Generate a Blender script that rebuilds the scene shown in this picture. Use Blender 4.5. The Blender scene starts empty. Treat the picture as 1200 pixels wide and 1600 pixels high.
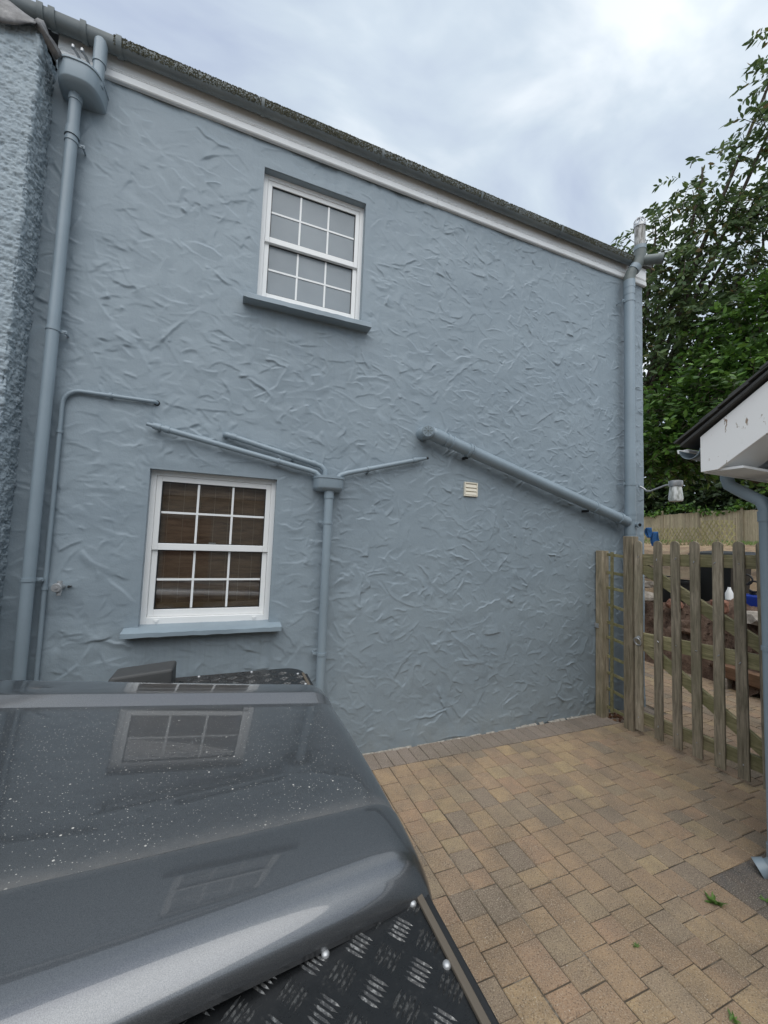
import bpy, math, random
import numpy as np
from mathutils import Vector, Matrix, Euler
from math import sin, cos, pi, radians, sqrt, atan2

random.seed(7)
RNG = np.random.default_rng(11)
SC = bpy.context.scene
COL = SC.collection

# ------------------------------------------------------------------ camera
YAW, PITCH, ROLL = 0.37233, 0.06789, 0.037636
CAM = Vector((0.0, -3.1077, 1.75))
fw = Vector((sin(YAW) * cos(PITCH), cos(YAW) * cos(PITCH), sin(PITCH)))
r0 = Vector((cos(YAW), -sin(YAW), 0.0))
u0 = r0.cross(fw)
rt = r0 * cos(ROLL) + u0 * sin(ROLL)
up = -r0 * sin(ROLL) + u0 * cos(ROLL)
cam_data = bpy.data.cameras.new('camera')
cam = bpy.data.objects.new('camera', cam_data)
COL.objects.link(cam)
cam.matrix_world = Matrix(((rt.x, up.x, -fw.x, CAM.x), (rt.y, up.y, -fw.y, CAM.y), (rt.z, up.z, -fw.z, CAM.z), (0, 0, 0, 1)))
cam_data.sensor_fit = 'HORIZONTAL'
cam_data.sensor_width = 36.0
cam_data.lens = 36.0 * 612.2 / 1200.0
cam_data.clip_start = 0.02
cam_data.clip_end = 600.0
SC.camera = cam

# ------------------------------------------------------------------ sky, sun, exposure
SUN_EL, SUN_AZ = radians(60), radians(198)
world = bpy.data.worlds.new('World')
SC.world = world
world.use_nodes = True
wn = world.node_tree
wn.nodes.clear()
def wnode(t, **kw):
    n = wn.nodes.new(t)
    for k, v in kw.items():
        setattr(n, k, v)
    return n
w_out = wnode('ShaderNodeOutputWorld')
w_bg = wnode('ShaderNodeBackground')
w_bg.inputs['Strength'].default_value = 0.1
w_sky = wnode('ShaderNodeTexSky', sky_type='NISHITA')
w_sky.sun_disc = False
w_sky.sun_elevation = SUN_EL
w_sky.sun_rotation = SUN_AZ
w_tc = wnode('ShaderNodeTexCoord')
w_map = wnode('ShaderNodeMapping')
w_map.inputs['Rotation'].default_value = (0.3, 0.5, 0.9)
w_map.inputs['Scale'].default_value = (1.0, 1.9, 2.2)
w_n1 = wnode('ShaderNodeTexNoise')
w_n1.inputs['Scale'].default_value = 2.3
w_n1.inputs['Detail'].default_value = 5
w_n1.inputs['Roughness'].default_value = 0.5
w_n1.inputs['Distortion'].default_value = 0.35
w_n2 = wnode('ShaderNodeTexNoise')
w_n2.inputs['Scale'].default_value = 1.3
w_n2.inputs['Detail'].default_value = 3
w_cr = wnode('ShaderNodeValToRGB')
e = w_cr.color_ramp.elements
e[0].position = 0.30; e[0].color = (3.5, 4.05, 5.2, 1)
e[1].position = 0.68; e[1].color = (6.9, 7.35, 7.7, 1)
m = e.new(0.5); m.color = (4.75, 5.45, 6.15, 1)
w_f = wnode('ShaderNodeMapRange')
w_f.inputs['From Min'].default_value = 0.3
w_f.inputs['From Max'].default_value = 0.6
w_f.inputs['To Min'].default_value = 0.72
w_f.inputs['To Max'].default_value = 1.0
w_mix = wnode('ShaderNodeMix', data_type='RGBA')
L = wn.links.new
L(w_tc.outputs['Generated'], w_map.inputs['Vector'])
L(w_map.outputs['Vector'], w_n1.inputs['Vector'])
L(w_map.outputs['Vector'], w_n2.inputs['Vector'])
L(w_n1.outputs['Fac'], w_cr.inputs['Fac'])
L(w_n2.outputs['Fac'], w_f.inputs['Value'])
L(w_f.outputs['Result'], w_mix.inputs['Factor'])
L(w_sky.outputs['Color'], w_mix.inputs['A'])
L(w_cr.outputs['Color'], w_mix.inputs['B'])
L(w_mix.outputs['Result'], w_bg.inputs['Color'])
L(w_bg.outputs['Background'], w_out.inputs['Surface'])

sun_d = bpy.data.lights.new('sun', 'SUN')
sun_d.energy = 1.5
sun_d.angle = radians(75)
sun_d.color = (1.0, 0.965, 0.92)
sun = bpy.data.objects.new('sun', sun_d)
COL.objects.link(sun)
sd = Vector((sin(SUN_AZ) * cos(SUN_EL), cos(SUN_AZ) * cos(SUN_EL), sin(SUN_EL)))
sun.rotation_euler = sd.to_track_quat('Z', 'Y').to_euler()
sun.location = (0, -10, 20)

SC.view_settings.view_transform = 'Standard'
SC.view_settings.look = 'None'
SC.view_settings.exposure = 0.58
SC.view_settings.gamma = 1.0
SC.view_settings.use_curve_mapping = False
SC.cycles.max_bounces = 8
SC.cycles.transparent_max_bounces = 12

# ------------------------------------------------------------------ helpers
def set_props(o, label=None, cat=None, group=None, kind=None):
    if label: o['label'] = label
    if cat: o['category'] = cat
    if group: o['group'] = group
    if kind: o['kind'] = kind
    return o

def thing(name, label, cat, loc=(0, 0, 0), group=None, kind=None):
    o = bpy.data.objects.new(name, None)
    o.empty_display_size = 0.1
    COL.objects.link(o)
    o.location = loc
    return set_props(o, label, cat, group, kind)

class MB:
    """collects shapes, builds ONE mesh object"""
    def __init__(s):
        s.v, s.f = [], []
    def add(s, vs, fs):
        k = len(s.v)
        s.v += [tuple(p) for p in vs]
        s.f += [tuple(i + k for i in f) for f in fs]
        return s
    def box(s, lo, hi, M=None):
        x0, y0, z0 = lo; x1, y1, z1 = hi
        vs = [(x0, y0, z0), (x1, y0, z0), (x1, y1, z0), (x0, y1, z0), (x0, y0, z1), (x1, y0, z1), (x1, y1, z1), (x0, y1, z1)]
        if M is not None: vs = [M @ Vector(p) for p in vs]
        return s.add(vs, [(0, 3, 2, 1), (4, 5, 6, 7), (0, 1, 5, 4), (1, 2, 6, 5), (2, 3, 7, 6), (3, 0, 4, 7)])
    def bar(s, a, b, w, t, upv=(0, 0, 1)):
        """a box from a to b, w across (in the plane holding upv) and t thick"""
        a, b = Vector(a), Vector(b)
        d = (b - a).normalized()
        uv = Vector(upv)
        n = d.cross(uv).normalized()
        uv = n.cross(d).normalized()
        vs = []
        for p in (a, b):
            for i, j in ((-1, -1), (1, -1), (1, 1), (-1, 1)):
                vs.append(p + n * (i * t / 2) + uv * (j * w / 2))
        return s.add(vs, [(0, 1, 2, 3), (7, 6, 5, 4), (0, 4, 5, 1), (1, 5, 6, 2), (2, 6, 7, 3), (3, 7, 4, 0)])
    def tube(s, pts, r, n=14, cap=True):
        pts = [Vector(p) for p in pts]
        rr = r if isinstance(r, (list, tuple)) else [r] * len(pts)
        rings = []
        prev = None
        for i, p in enumerate(pts):
            if i == 0: d = pts[1] - p
            elif i == len(pts) - 1: d = p - pts[i - 1]
            else: d = (pts[i + 1] - p).normalized() + (p - pts[i - 1]).normalized()
            d.normalize()
            if prev is None:
                a = Vector((0, 0, 1)) if abs(d.z) < 0.9 else Vector((1, 0, 0))
                x = d.cross(a).normalized()
            else:
                x = (prev - d * prev.dot(d)).normalized()
            prev = x
            y = d.cross(x)
            rings.append([p + (x * cos(2 * pi * k / n) + y * sin(2 * pi * k / n)) * rr[i] for k in range(n)])
        vs = [q for R in rings for q in R]
        fs = []
        for i in range(len(pts) - 1):
            for k in range(n):
                fs.append((i * n + k, i * n + (k + 1) % n, (i + 1) * n + (k + 1) % n, (i + 1) * n + k))
        if cap:
            fs.append(tuple(range(n))[::-1])
            fs.append(tuple((len(pts) - 1) * n + k for k in range(n)))
        return s.add(vs, fs)
    def prism(s, poly, axis, a, b):
        """poly: list of 2D points in the plane normal to axis ('x': (y,z), 'y': (x,z), 'z': (x,y)), extruded a..b"""
        def P(p, t):
            return {'x': (t, p[0], p[1]), 'y': (p[0], t, p[1]), 'z': (p[0], p[1], t)}[axis]
        n = len(poly)
        vs = [P(p, a) for p in poly] + [P(p, b) for p in poly]
        fs = [tuple(range(n))[::-1], tuple(range(n, 2 * n))]
        fs += [(i, (i + 1) % n, n + (i + 1) % n, n + i) for i in range(n)]
        return s.add(vs, fs)
    def mesh(s, name, smooth=None):
        me = bpy.data.meshes.new(name)
        me.from_pydata(s.v, [], s.f)
        if smooth is not None:
            me.polygons.foreach_set('use_smooth', [True] * len(me.polygons))
            me.set_sharp_from_angle(angle=radians(smooth))
        me.update()
        return me
    def build(s, name, mat, parent=None, smooth=None, bevel=0, seg=2, fix=False, **props):
        me = s.mesh(name, smooth)
        if fix:
            import bmesh
            bm = bmesh.new(); bm.from_mesh(me)
            bmesh.ops.recalc_face_normals(bm, faces=bm.faces)
            bm.to_mesh(me); bm.free()
        return place(name, me, mat, parent, bevel, seg, **props)

def place(name, me, mat, parent=None, bevel=0, seg=2, loc=None, **props):
    o = bpy.data.objects.new(name, me)
    COL.objects.link(o)
    if mat is not None and len(me.materials) == 0: me.materials.append(mat)
    if parent is not None:
        o.parent = parent
        if loc is None:
            # shapes are written in world coordinates: take the roots' offset off again
            off = Vector((0, 0, 0)); p = parent
            while p is not None:
                off += p.location; p = p.parent
            o.location = -off
    if loc is not None: o.location = loc
    if bevel:
        b = o.modifiers.new('bevel', 'BEVEL')
        b.width = bevel; b.segments = seg; b.limit_method = 'ANGLE'; b.angle_limit = radians(35)
        b.harden_normals = False
    return set_props(o, **props)

# ------------------------------------------------------------------ materials
class NT:
    def __init__(s, name):
        s.m = bpy.data.materials.new(name)
        s.m.use_nodes = True
        s.t = s.m.node_tree
        s.t.nodes.clear()
        s.out = s.n('ShaderNodeOutputMaterial')
        s.b = s.n('ShaderNodeBsdfPrincipled')
        s.l(s.b.outputs[0], s.out.inputs['Surface'])
    def n(s, t, **kw):
        nd = s.t.nodes.new(t)
        for k, v in kw.items(): setattr(nd, k, v)
        return nd
    def l(s, a, b): s.t.links.new(a, b)
    def coord(s, kind='Object', scale=(1, 1, 1), rot=(0, 0, 0)):
        tc = s.n('ShaderNodeTexCoord'); mp = s.n('ShaderNodeMapping')
        mp.inputs['Scale'].default_value = scale
        mp.inputs['Rotation'].default_value = rot
        s.l(tc.outputs[kind], mp.inputs['Vector'])
        return mp.outputs['Vector']
    def geo(s, scale=(1, 1, 1)):
        g = s.n('ShaderNodeNewGeometry'); mp = s.n('ShaderNodeMapping')
        mp.inputs['Scale'].default_value = scale
        s.l(g.outputs['Position'], mp.inputs['Vector'])
        return mp.outputs['Vector']
    def noise(s, vec, scale=5, detail=4, rough=0.5, dist=0):
        x = s.n('ShaderNodeTexNoise')
        x.inputs['Scale'].default_value = scale
        x.inputs['Detail'].default_value = detail
        x.inputs['Roughness'].default_value = rough
        x.inputs['Distortion'].default_value = dist
        s.l(vec, x.inputs['Vector'])
        return x.outputs['Fac']
    def voro(s, vec, scale=5, feature='F1', out='Distance'):
        x = s.n('ShaderNodeTexVoronoi', feature=feature)
        x.inputs['Scale'].default_value = scale
        s.l(vec, x.inputs['Vector'])
        return x.outputs[out]
    def ramp(s, fac, stops, interp='LINEAR'):
        r = s.n('ShaderNodeValToRGB')
        r.color_ramp.interpolation = interp
        el = r.color_ramp.elements
        while len(el) < len(stops): el.new(0.5)
        for k, (p, c) in enumerate(stops):
            el[k].position = p
            el[k].color = (c[0], c[1], c[2], 1) if not isinstance(c, (int, float)) else (c, c, c, 1)
        s.l(fac, r.inputs['Fac'])
        return r.outputs['Color']
    def mix(s, fac, a, b, blend='MIX'):
        x = s.n('ShaderNodeMix', data_type='RGBA', blend_type=blend)
        for k, v in (('Factor', fac), ('A', a), ('B', b)):
            i = x.inputs[k]
            if isinstance(v, (int, float)): i.default_value = v if k == 'Factor' else (v, v, v, 1)
            elif isinstance(v, tuple): i.default_value = (v[0], v[1], v[2], 1)
            else: s.l(v, i)
        return x.outputs['Result']
    def math(s, op, a, b=0.0, clamp=False):
        x = s.n('ShaderNodeMath', operation=op, use_clamp=clamp)
        for k, v in ((0, a), (1, b)):
            if isinstance(v, (int, float)): x.inputs[k].default_value = v
            else: s.l(v, x.inputs[k])
        return x.outputs[0]
    def bump(s, h, strength=0.3, dist=0.01):
        b = s.n('ShaderNodeBump')
        b.inputs['Strength'].default_value = strength
        b.inputs['Distance'].default_value = dist
        s.l(h, b.inputs['Height'])
        s.l(b.outputs['Normal'], s.b.inputs['Normal'])
        return b.outputs['Normal']
    def set(s, **kw):
        for k, v in kw.items():
            i = s.b.inputs[k.replace('_', ' ')]
            if isinstance(v, tuple): i.default_value = (v[0], v[1], v[2], 1)
            elif isinstance(v, (int, float)): i.default_value = v
            else: s.l(v, i)
        return s
M = {}

def m_paint(name, col, rough=0.5, var=0.12, bump=0.15, scale=30):
    n = NT(name)
    g = n.geo()
    a = n.noise(g, 1.3, 5, 0.6)
    c = n.mix(n.ramp(a, [(0.3, 0), (0.75, 1)]), tuple(x * (1 - var) for x in col), tuple(x * (1 + var) for x in col))
    n.set(Base_Color=c, Roughness=rough)
    n.bump(n.noise(g, scale, 4, 0.6), bump, 0.004)
    return n.m

# painted render: blue-grey masonry paint, faint streaks and chalking
n = NT('wall_paint')
g = n.geo()
a = n.noise(n.geo((0.5, 0.5, 1.6)), 1.4, 6, 0.62)
c = n.mix(n.ramp(a, [(0.3, 0), (0.7, 1)]), (0.232, 0.286, 0.329), (0.277, 0.336, 0.378))
st = n.noise(n.geo((5, 5, 0.35)), 2.0, 4, 0.6)
c = n.mix(n.ramp(st, [(0.52, 0), (0.75, 0.35)]), c, (0.20, 0.252, 0.295))
c = n.mix(n.ramp(n.noise(g, 9, 5, 0.7), [(0.6, 0), (0.8, 0.3)]), c, (0.30, 0.36, 0.405))
# rain streaks: below the sills, and splash dirt along the foot of the wall
sx = n.n('ShaderNodeSeparateXYZ'); n.l(n.n('ShaderNodeNewGeometry').outputs['Position'], sx.inputs[0])
def band(v, a, b, c_, d_):
    r1 = n.n('ShaderNodeMapRange'); r1.interpolation_type = 'SMOOTHSTEP'
    for k, q in ((1, a), (2, b)): r1.inputs[k].default_value = q
    n.l(v, r1.inputs[0])
    r2 = n.n('ShaderNodeMapRange'); r2.interpolation_type = 'SMOOTHSTEP'
    for k, q in ((1, c_), (2, d_), (3, 1.0), (4, 0.0)): r2.inputs[k].default_value = q
    n.l(v, r2.inputs[0])
    return n.math('MULTIPLY', r1.outputs[0], r2.outputs[0])
streak = n.ramp(n.noise(n.geo((11, 11, 0.5)), 2.2, 4, 0.65), [(0.45, 0), (0.68, 1)])
for (xa, xb, za, zt) in ((-0.62, 0.40, 0.2, 1.05), (-0.02, 1.0, 2.75, 3.52)):
    mk = n.math('MULTIPLY', band(sx.outputs['X'], xa, xa + 0.08, xb - 0.08, xb), band(sx.outputs['Z'], za, zt - 0.05, zt, zt + 0.02))
    c = n.mix(n.math('MULTIPLY', n.math('MULTIPLY', mk, streak), 0.42), c, (0.20, 0.245, 0.265))
ft = n.math('MULTIPLY', band(sx.outputs['Z'], -0.5, -0.4, 0.02, 0.26), n.ramp(n.noise(g, 5, 6, 0.75), [(0.38, 0), (0.62, 1)]))
c = n.mix(n.math('MULTIPLY', ft, 0.45), c, (0.27, 0.285, 0.27))
n.set(Base_Color=c, Roughness=0.55)
n.b.inputs['Specular IOR Level'].default_value = 0.5
h = n.math('ADD', n.math('MULTIPLY', n.noise(g, 38, 5, 0.65), 0.7), n.math('MULTIPLY', n.noise(g, 150, 3, 0.6), 0.35))
n.bump(h, 0.45, 0.006)
M['wall'] = n.m
n = NT('rough_wall_paint')
g = n.geo()
c = n.mix(n.ramp(n.noise(g, 2.2, 6, 0.65), [(0.3, 0), (0.7, 1)]), (0.28, 0.34, 0.385), (0.345, 0.41, 0.45))
n.set(Base_Color=c, Roughness=0.6)
n.bump(n.noise(g, 70, 5, 0.7), 0.6, 0.008)
M['rough'] = n.m
M['pipe'] = m_paint('pipe_paint', (0.25, 0.312, 0.358), 0.36, 0.13, 0.08, 60)
M['oldpipe'] = m_paint('weathered_pipe', (0.15, 0.175, 0.17), 0.5, 0.35, 0.1, 30)
M['blackplastic'] = m_paint('black_plastic', (0.014, 0.015, 0.016), 0.45, 0.2, 0.1, 200)
M['greyplastic'] = m_paint('faded_plastic', (0.05, 0.052, 0.053), 0.6, 0.1, 0.1, 200)
M['upvc'] = m_paint('white_plastic', (0.85, 0.86, 0.855), 0.3, 0.035, 0.02, 20)
M['cream'] = m_paint('cream_plastic', (0.76, 0.71, 0.59), 0.4, 0.06, 0.05, 40)
M['seal'] = m_paint('dark_seal', (0.02, 0.022, 0.024), 0.5, 0.1, 0.05, 80)
M['chrome'] = NT('bright_metal').set(Base_Color=(0.75, 0.75, 0.73), Metallic=1.0, Roughness=0.22).m
M['galv'] = NT('weathered_metal').set(Base_Color=(0.46, 0.47, 0.48), Metallic=0.55, Roughness=0.38).m
M['gap'] = NT('black_hole').set(Base_Color=(0.005, 0.005, 0.005), Roughness=0.9).m

# fascia: white paint with grime
n = NT('fascia_paint')
g = n.geo((0.8, 1, 3))
a = n.noise(g, 3.0, 6, 0.65)
c = n.mix(n.ramp(a, [(0.45, 0), (0.8, 0.5)]), (0.84, 0.86, 0.87), (0.58, 0.58, 0.56))
n.set(Base_Color=c, Roughness=0.5)
M['fascia'] = n.m
n = NT('peeling_paint')
g = n.geo((1, 1.2, 1.2))
a = n.noise(g, 5, 8, 0.7)
b2 = n.noise(n.geo((3, 7, 3)), 3.2, 6, 0.7)
c = n.mix(n.ramp(a, [(0.58, 0), (0.75, 0.55)]), (0.86, 0.86, 0.855), (0.6, 0.6, 0.58))
c = n.mix(n.ramp(b2, [(0.61, 0), (0.635, 1)]), c, (0.30, 0.22, 0.165))
n.set(Base_Color=c, Roughness=0.5)
M['peel'] = n.m
# gutter, grey plastic with grime
n = NT('gutter_paint')
c = n.mix(n.ramp(n.noise(n.geo((0.6, 2, 2)), 4, 6, 0.7), [(0.4, 0), (0.7, 1)]), (0.13, 0.155, 0.165), (0.19, 0.215, 0.215))
n.set(Base_Color=c, Roughness=0.45)
M['gutter'] = n.m
n = NT('moss')
c = n.ramp(n.noise(n.geo(), 40, 5, 0.7), [(0.3, (0.045, 0.047, 0.03)), (0.55, (0.078, 0.077, 0.05)), (0.75, (0.125, 0.12, 0.088))])
n.set(Base_Color=c, Roughness=0.95)
M['moss'] = n.m
n = NT('lead')
c = n.ramp(n.noise(n.geo(), 14, 6, 0.7), [(0.3, (0.06, 0.06, 0.062)), (0.58, (0.16, 0.16, 0.163)), (0.8, (0.34, 0.34, 0.335))])
n.set(Base_Color=c, Roughness=0.5, Metallic=0.35)
n.bump(n.noise(n.geo(), 30, 4), 0.3, 0.01)
M['lead'] = n.m
n = NT('roof_slate')
oi = n.n('ShaderNodeObjectInfo')
c = n.mix(n.noise(n.geo(), 12, 5, 0.6), (0.03, 0.032, 0.034), (0.085, 0.085, 0.08))
n.set(Base_Color=c, Roughness=0.7)
n.bump(n.noise(n.geo(), 50, 4), 0.4, 0.005)
M['slate'] = n.m

# glass
def m_glass(name, fac, tint, trans):
    n = NT(name)
    n.t.nodes.remove(n.b)
    tr = n.n('ShaderNodeBsdfTransparent'); tr.inputs[0].default_value = (*trans, 1)
    gl = n.n('ShaderNodeBsdfGlossy'); gl.inputs['Roughness'].default_value = 0.0
    gl.inputs['Color'].default_value = (*tint, 1)
    fr = n.n('ShaderNodeFresnel'); fr.inputs['IOR'].default_value = 1.5
    mx = n.n('ShaderNodeMixShader')
    n.l(n.math('MULTIPLY', fr.outputs[0], fac, True), mx.inputs[0])
    n.l(tr.outputs[0], mx.inputs[1]); n.l(gl.outputs[0], mx.inputs[2])
    n.l(mx.outputs[0], n.out.inputs['Surface'])
    return n.m
M['glass'] = m_glass('clear_glass', 1.7, (0.95, 0.97, 1.0), (0.95, 0.96, 0.955))
n = NT('obscure_glass')
n.set(Base_Color=n.mix(n.noise(n.geo(), 3, 3, 0.5), (0.27, 0.31, 0.34), (0.42, 0.47, 0.505)), Roughness=0.14)
n.bump(n.voro(n.geo(), 160), 0.25, 0.004)
tr = n.n('ShaderNodeBsdfTransparent'); tr.inputs[0].default_value = (0.8, 0.84, 0.86, 1)
mx = n.n('ShaderNodeMixShader'); mx.inputs[0].default_value = 0.7
n.l(tr.outputs[0], mx.inputs[1]); n.l(n.b.outputs[0], mx.inputs[2]); n.l(mx.outputs[0], n.out.inputs['Surface'])
M['obscure'] = n.m
n = NT('lamp_glass')
n.set(Base_Color=n.ramp(n.noise(n.geo((14, 14, 4)), 3, 3, 0.5), [(0.35, (0.28, 0.29, 0.26)), (0.6, (0.7, 0.71, 0.69))]), Roughness=0.06)  # dark-to-pale streaks paint the clear jar's highlights into its colour
M['lampglass'] = n.m
n = NT('stained_plastic')
n.set(Base_Color=n.ramp(n.noise(n.geo((3, 3, 1)), 9, 5, 0.7), [(0.38, (0.10, 0.095, 0.08)), (0.52, (0.36, 0.355, 0.34)), (0.7, (0.62, 0.62, 0.6))]), Roughness=0.35)
M['stained'] = n.m

# bamboo blind
n = NT('bamboo')
v = n.geo((1.2, 8, 8))
c = n.ramp(n.noise(v, 6, 5, 0.65), [(0.25, (0.16, 0.10, 0.062)), (0.5, (0.32, 0.21, 0.13)), (0.75, (0.46, 0.32, 0.205))])
n.set(Base_Color=c, Roughness=0.55)
M['bamboo'] = n.m
M['string'] = NT('blind_string').set(Base_Color=(0.55, 0.47, 0.36), Roughness=0.8).m
M['interior'] = m_paint('interior_plaster', (0.35, 0.33, 0.30), 0.8, 0.05, 0.05, 10)
M['ornament'] = NT('white_china').set(Base_Color=(0.8, 0.82, 0.83), Roughness=0.2).m

# timber: weathered, grey-brown with green algae
def m_timber(name, dark, light, green, gamt=0.6, along=(1, 1, 0.08)):
    n = NT(name)
    oi = n.n('ShaderNodeObjectInfo')
    tc = n.n('ShaderNodeTexCoord'); mp = n.n('ShaderNodeMapping')
    mp.inputs['Scale'].default_value = along
    cb = n.n('ShaderNodeCombineXYZ')
    for k in range(3): n.l(n.math('MULTIPLY', oi.outputs['Random'], 17.0 + 9 * k), cb.inputs[k])
    n.l(tc.outputs['Object'], mp.inputs['Vector']); n.l(cb.outputs[0], mp.inputs['Location'])
    v = mp.outputs['Vector']
    gr = n.noise(v, 55, 6, 0.65, 0.6)
    c = n.mix(n.ramp(gr, [(0.3, 0), (0.7, 1)]), dark, light)
    kn = n.voro(v, 7.0)
    c = n.mix(n.ramp(kn, [(0.0, 1), (0.1, 0)]), c, tuple(x * 0.45 for x in dark))
    pa = n.noise(n.geo((1, 1, 0.7)), 5, 5, 0.6)
    c = n.mix(n.math('MULTIPLY', n.ramp(pa, [(0.38, 0), (0.66, 1)]), gamt), c, green)
    isl = n.n('ShaderNodeNewGeometry').outputs['Random Per Island']
    hv = n.n('ShaderNodeHueSaturation'); n.l(c, hv.inputs['Color'])
    n.l(n.math('ADD', n.math('MULTIPLY', oi.outputs['Random'], 0.36), n.math('ADD', 0.62, n.math('MULTIPLY', isl, 0.4))), hv.inputs['Value'])
    n.set(Base_Color=hv.outputs[0], Roughness=0.82)
    n.bump(gr, 0.4, 0.004)
    return n.m
M['post'] = m_timber('post_timber', (0.135, 0.109, 0.073), (0.480, 0.401, 0.290), (0.132, 0.125, 0.063), 0.55)
M['picket'] = m_timber('picket_timber', (0.129, 0.106, 0.076), (0.461, 0.392, 0.294), (0.132, 0.125, 0.069), 0.5)
M['rail'] = m_timber('rail_timber', (0.135, 0.117, 0.059), (0.480, 0.421, 0.244), (0.156, 0.155, 0.063), 0.75, (1, 0.08, 1))
M['trellis'] = m_timber('trellis_timber', (0.141, 0.123, 0.059), (0.431, 0.392, 0.205), (0.150, 0.149, 0.063), 0.7, (1, 0.3, 0.3))
M['fencewood'] = m_timber('fence_timber', (0.213, 0.177, 0.121), (0.391, 0.334, 0.234), (0.213, 0.206, 0.121), 0.4)
M['lattice'] = m_timber('lattice_timber', (0.26, 0.22, 0.11), (0.42, 0.37, 0.2), (0.24, 0.25, 0.1), 0.5, (1, 0.3, 0.3))
M['sleeper'] = m_timber('sleeper_timber', (0.12, 0.06, 0.035), (0.27, 0.15, 0.085), (0.1, 0.09, 0.05), 0.2, (1, 0.1, 1))

# pavers
def m_paver(name, stops, src):
    n = NT(name)
    if src == 'obj':
        r = n.n('ShaderNodeObjectInfo').outputs['Random']
    else:
        r = n.n('ShaderNodeNewGeometry').outputs['Random Per Island']
    c = n.ramp(r, stops)
    g = n.geo()
    c = n.mix(n.ramp(n.noise(g, 9, 5, 0.7), [(0.35, 0), (0.7, 0.6)]), c, (0.20, 0.15, 0.115))
    c = n.mix(n.ramp(n.noise(g, 1.7, 6, 0.68), [(0.46, 0), (0.66, 0.5)]), c, (0.135, 0.112, 0.08))
    # exposed aggregate: fine light and dark grains
    c = n.mix(n.ramp(n.noise(g, 190, 3, 0.6), [(0.52, 0), (0.70, 0.8)]), c, (0.56, 0.47, 0.36))
    c = n.mix(n.ramp(n.noise(g, 150, 3, 0.6), [(0.32, 0.75), (0.47, 0)]), c, (0.09, 0.066, 0.05))
    # bird droppings and lime specks
    c = n.mix(n.ramp(n.voro(g, 21), [(0.035, 0.9), (0.055, 0)]), c, (0.62, 0.59, 0.52))
    n.set(Base_Color=c, Roughness=0.85)
    n.bump(n.noise(g, 300, 3, 0.6), 0.55, 0.003)
    return n.m
STOPS = [(0.0, (0.458, 0.316, 0.183)), (0.2, (0.376, 0.254, 0.155)), (0.36, (0.487, 0.344, 0.188)), (0.5, (0.342, 0.248, 0.162)), (0.62, (0.432, 0.275, 0.168)), (0.78, (0.397, 0.293, 0.183)), (0.9, (0.278, 0.219, 0.162)), (1.0, (0.506, 0.371, 0.195))]
GSTOPS = [(0.0, (0.232, 0.196, 0.168)), (0.5, (0.281, 0.232, 0.196)), (1.0, (0.204, 0.176, 0.155))]
DSTOPS = [(0.0, (0.095, 0.09, 0.088)), (0.5, (0.13, 0.12, 0.112)), (1.0, (0.085, 0.08, 0.078))]
M['paver'] = m_paver('paver_buff', STOPS, 'obj')
M['paver_i'] = m_paver('paver_buff_far', STOPS, 'isl')
M['paver_g'] = m_paver('paver_grey', GSTOPS, 'obj')
M['paver_d'] = m_paver('paver_charcoal', DSTOPS, 'obj')
n = NT('joint_sand')
c = n.ramp(n.noise(n.geo(), 6, 5, 0.7), [(0.35, (0.06, 0.048, 0.034)), (0.55, (0.12, 0.097, 0.07)), (0.70, (0.36, 0.32, 0.26))])
n.set(Base_Color=c, Roughness=0.95)
n.bump(n.noise(n.geo(), 250, 3), 0.6, 0.003)
M['sand'] = n.m
n = NT('mortar')
n.set(Base_Color=n.ramp(n.noise(n.geo(), 30, 5, 0.7), [(0.3, (0.2, 0.18, 0.15)), (0.6, (0.45, 0.42, 0.37)), (0.8, (0.58, 0.56, 0.5))]), Roughness=0.9)
M['mortar'] = n.m
n = NT('earth')
g = n.geo()
c = n.ramp(n.noise(g, 1.1, 7, 0.7), [(0.3, (0.10, 0.062, 0.038)), (0.5, (0.29, 0.20, 0.12)), (0.62, (0.33, 0.245, 0.15)), (0.75, (0.10, 0.12, 0.045))])
n.set(Base_Color=c, Roughness=0.95)
n.bump(n.noise(g, 12, 6, 0.7), 0.6, 0.05)
M['earth'] = n.m
n = NT('dug_soil')
g = n.geo()
c = n.ramp(n.noise(g, 7, 7, 0.75), [(0.3, (0.05, 0.028, 0.019)), (0.5, (0.125, 0.078, 0.054)), (0.7, (0.24, 0.165, 0.12))])
n.set(Base_Color=c, Roughness=0.95)
n.bump(n.noise(g, 30, 6, 0.7), 0.8, 0.03)
M['soil'] = n.m
n = NT('stone')
n.set(Base_Color=n.ramp(n.noise(n.geo(), 9, 6, 0.7), [(0.3, (0.17, 0.145, 0.12)), (0.6, (0.38, 0.34, 0.29)), (0.8, (0.5, 0.46, 0.4))]), Roughness=0.85)
n.bump(n.noise(n.geo(), 40, 5), 0.5, 0.01)
M['stone'] = n.m
M['blue'] = NT('blue_plastic').set(Base_Color=(0.008, 0.035, 0.26), Roughness=0.35).m
M['green_pl'] = NT('green_hose').set(Base_Color=(0.01, 0.12, 0.045), Roughness=0.4).m
M['cloth'] = NT('blue_cloth').set(Base_Color=(0.02, 0.10, 0.27), Roughness=0.8).m
M['binplastic'] = m_paint('bin_plastic', (0.012, 0.013, 0.013), 0.4, 0.2, 0.1, 40)

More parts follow.
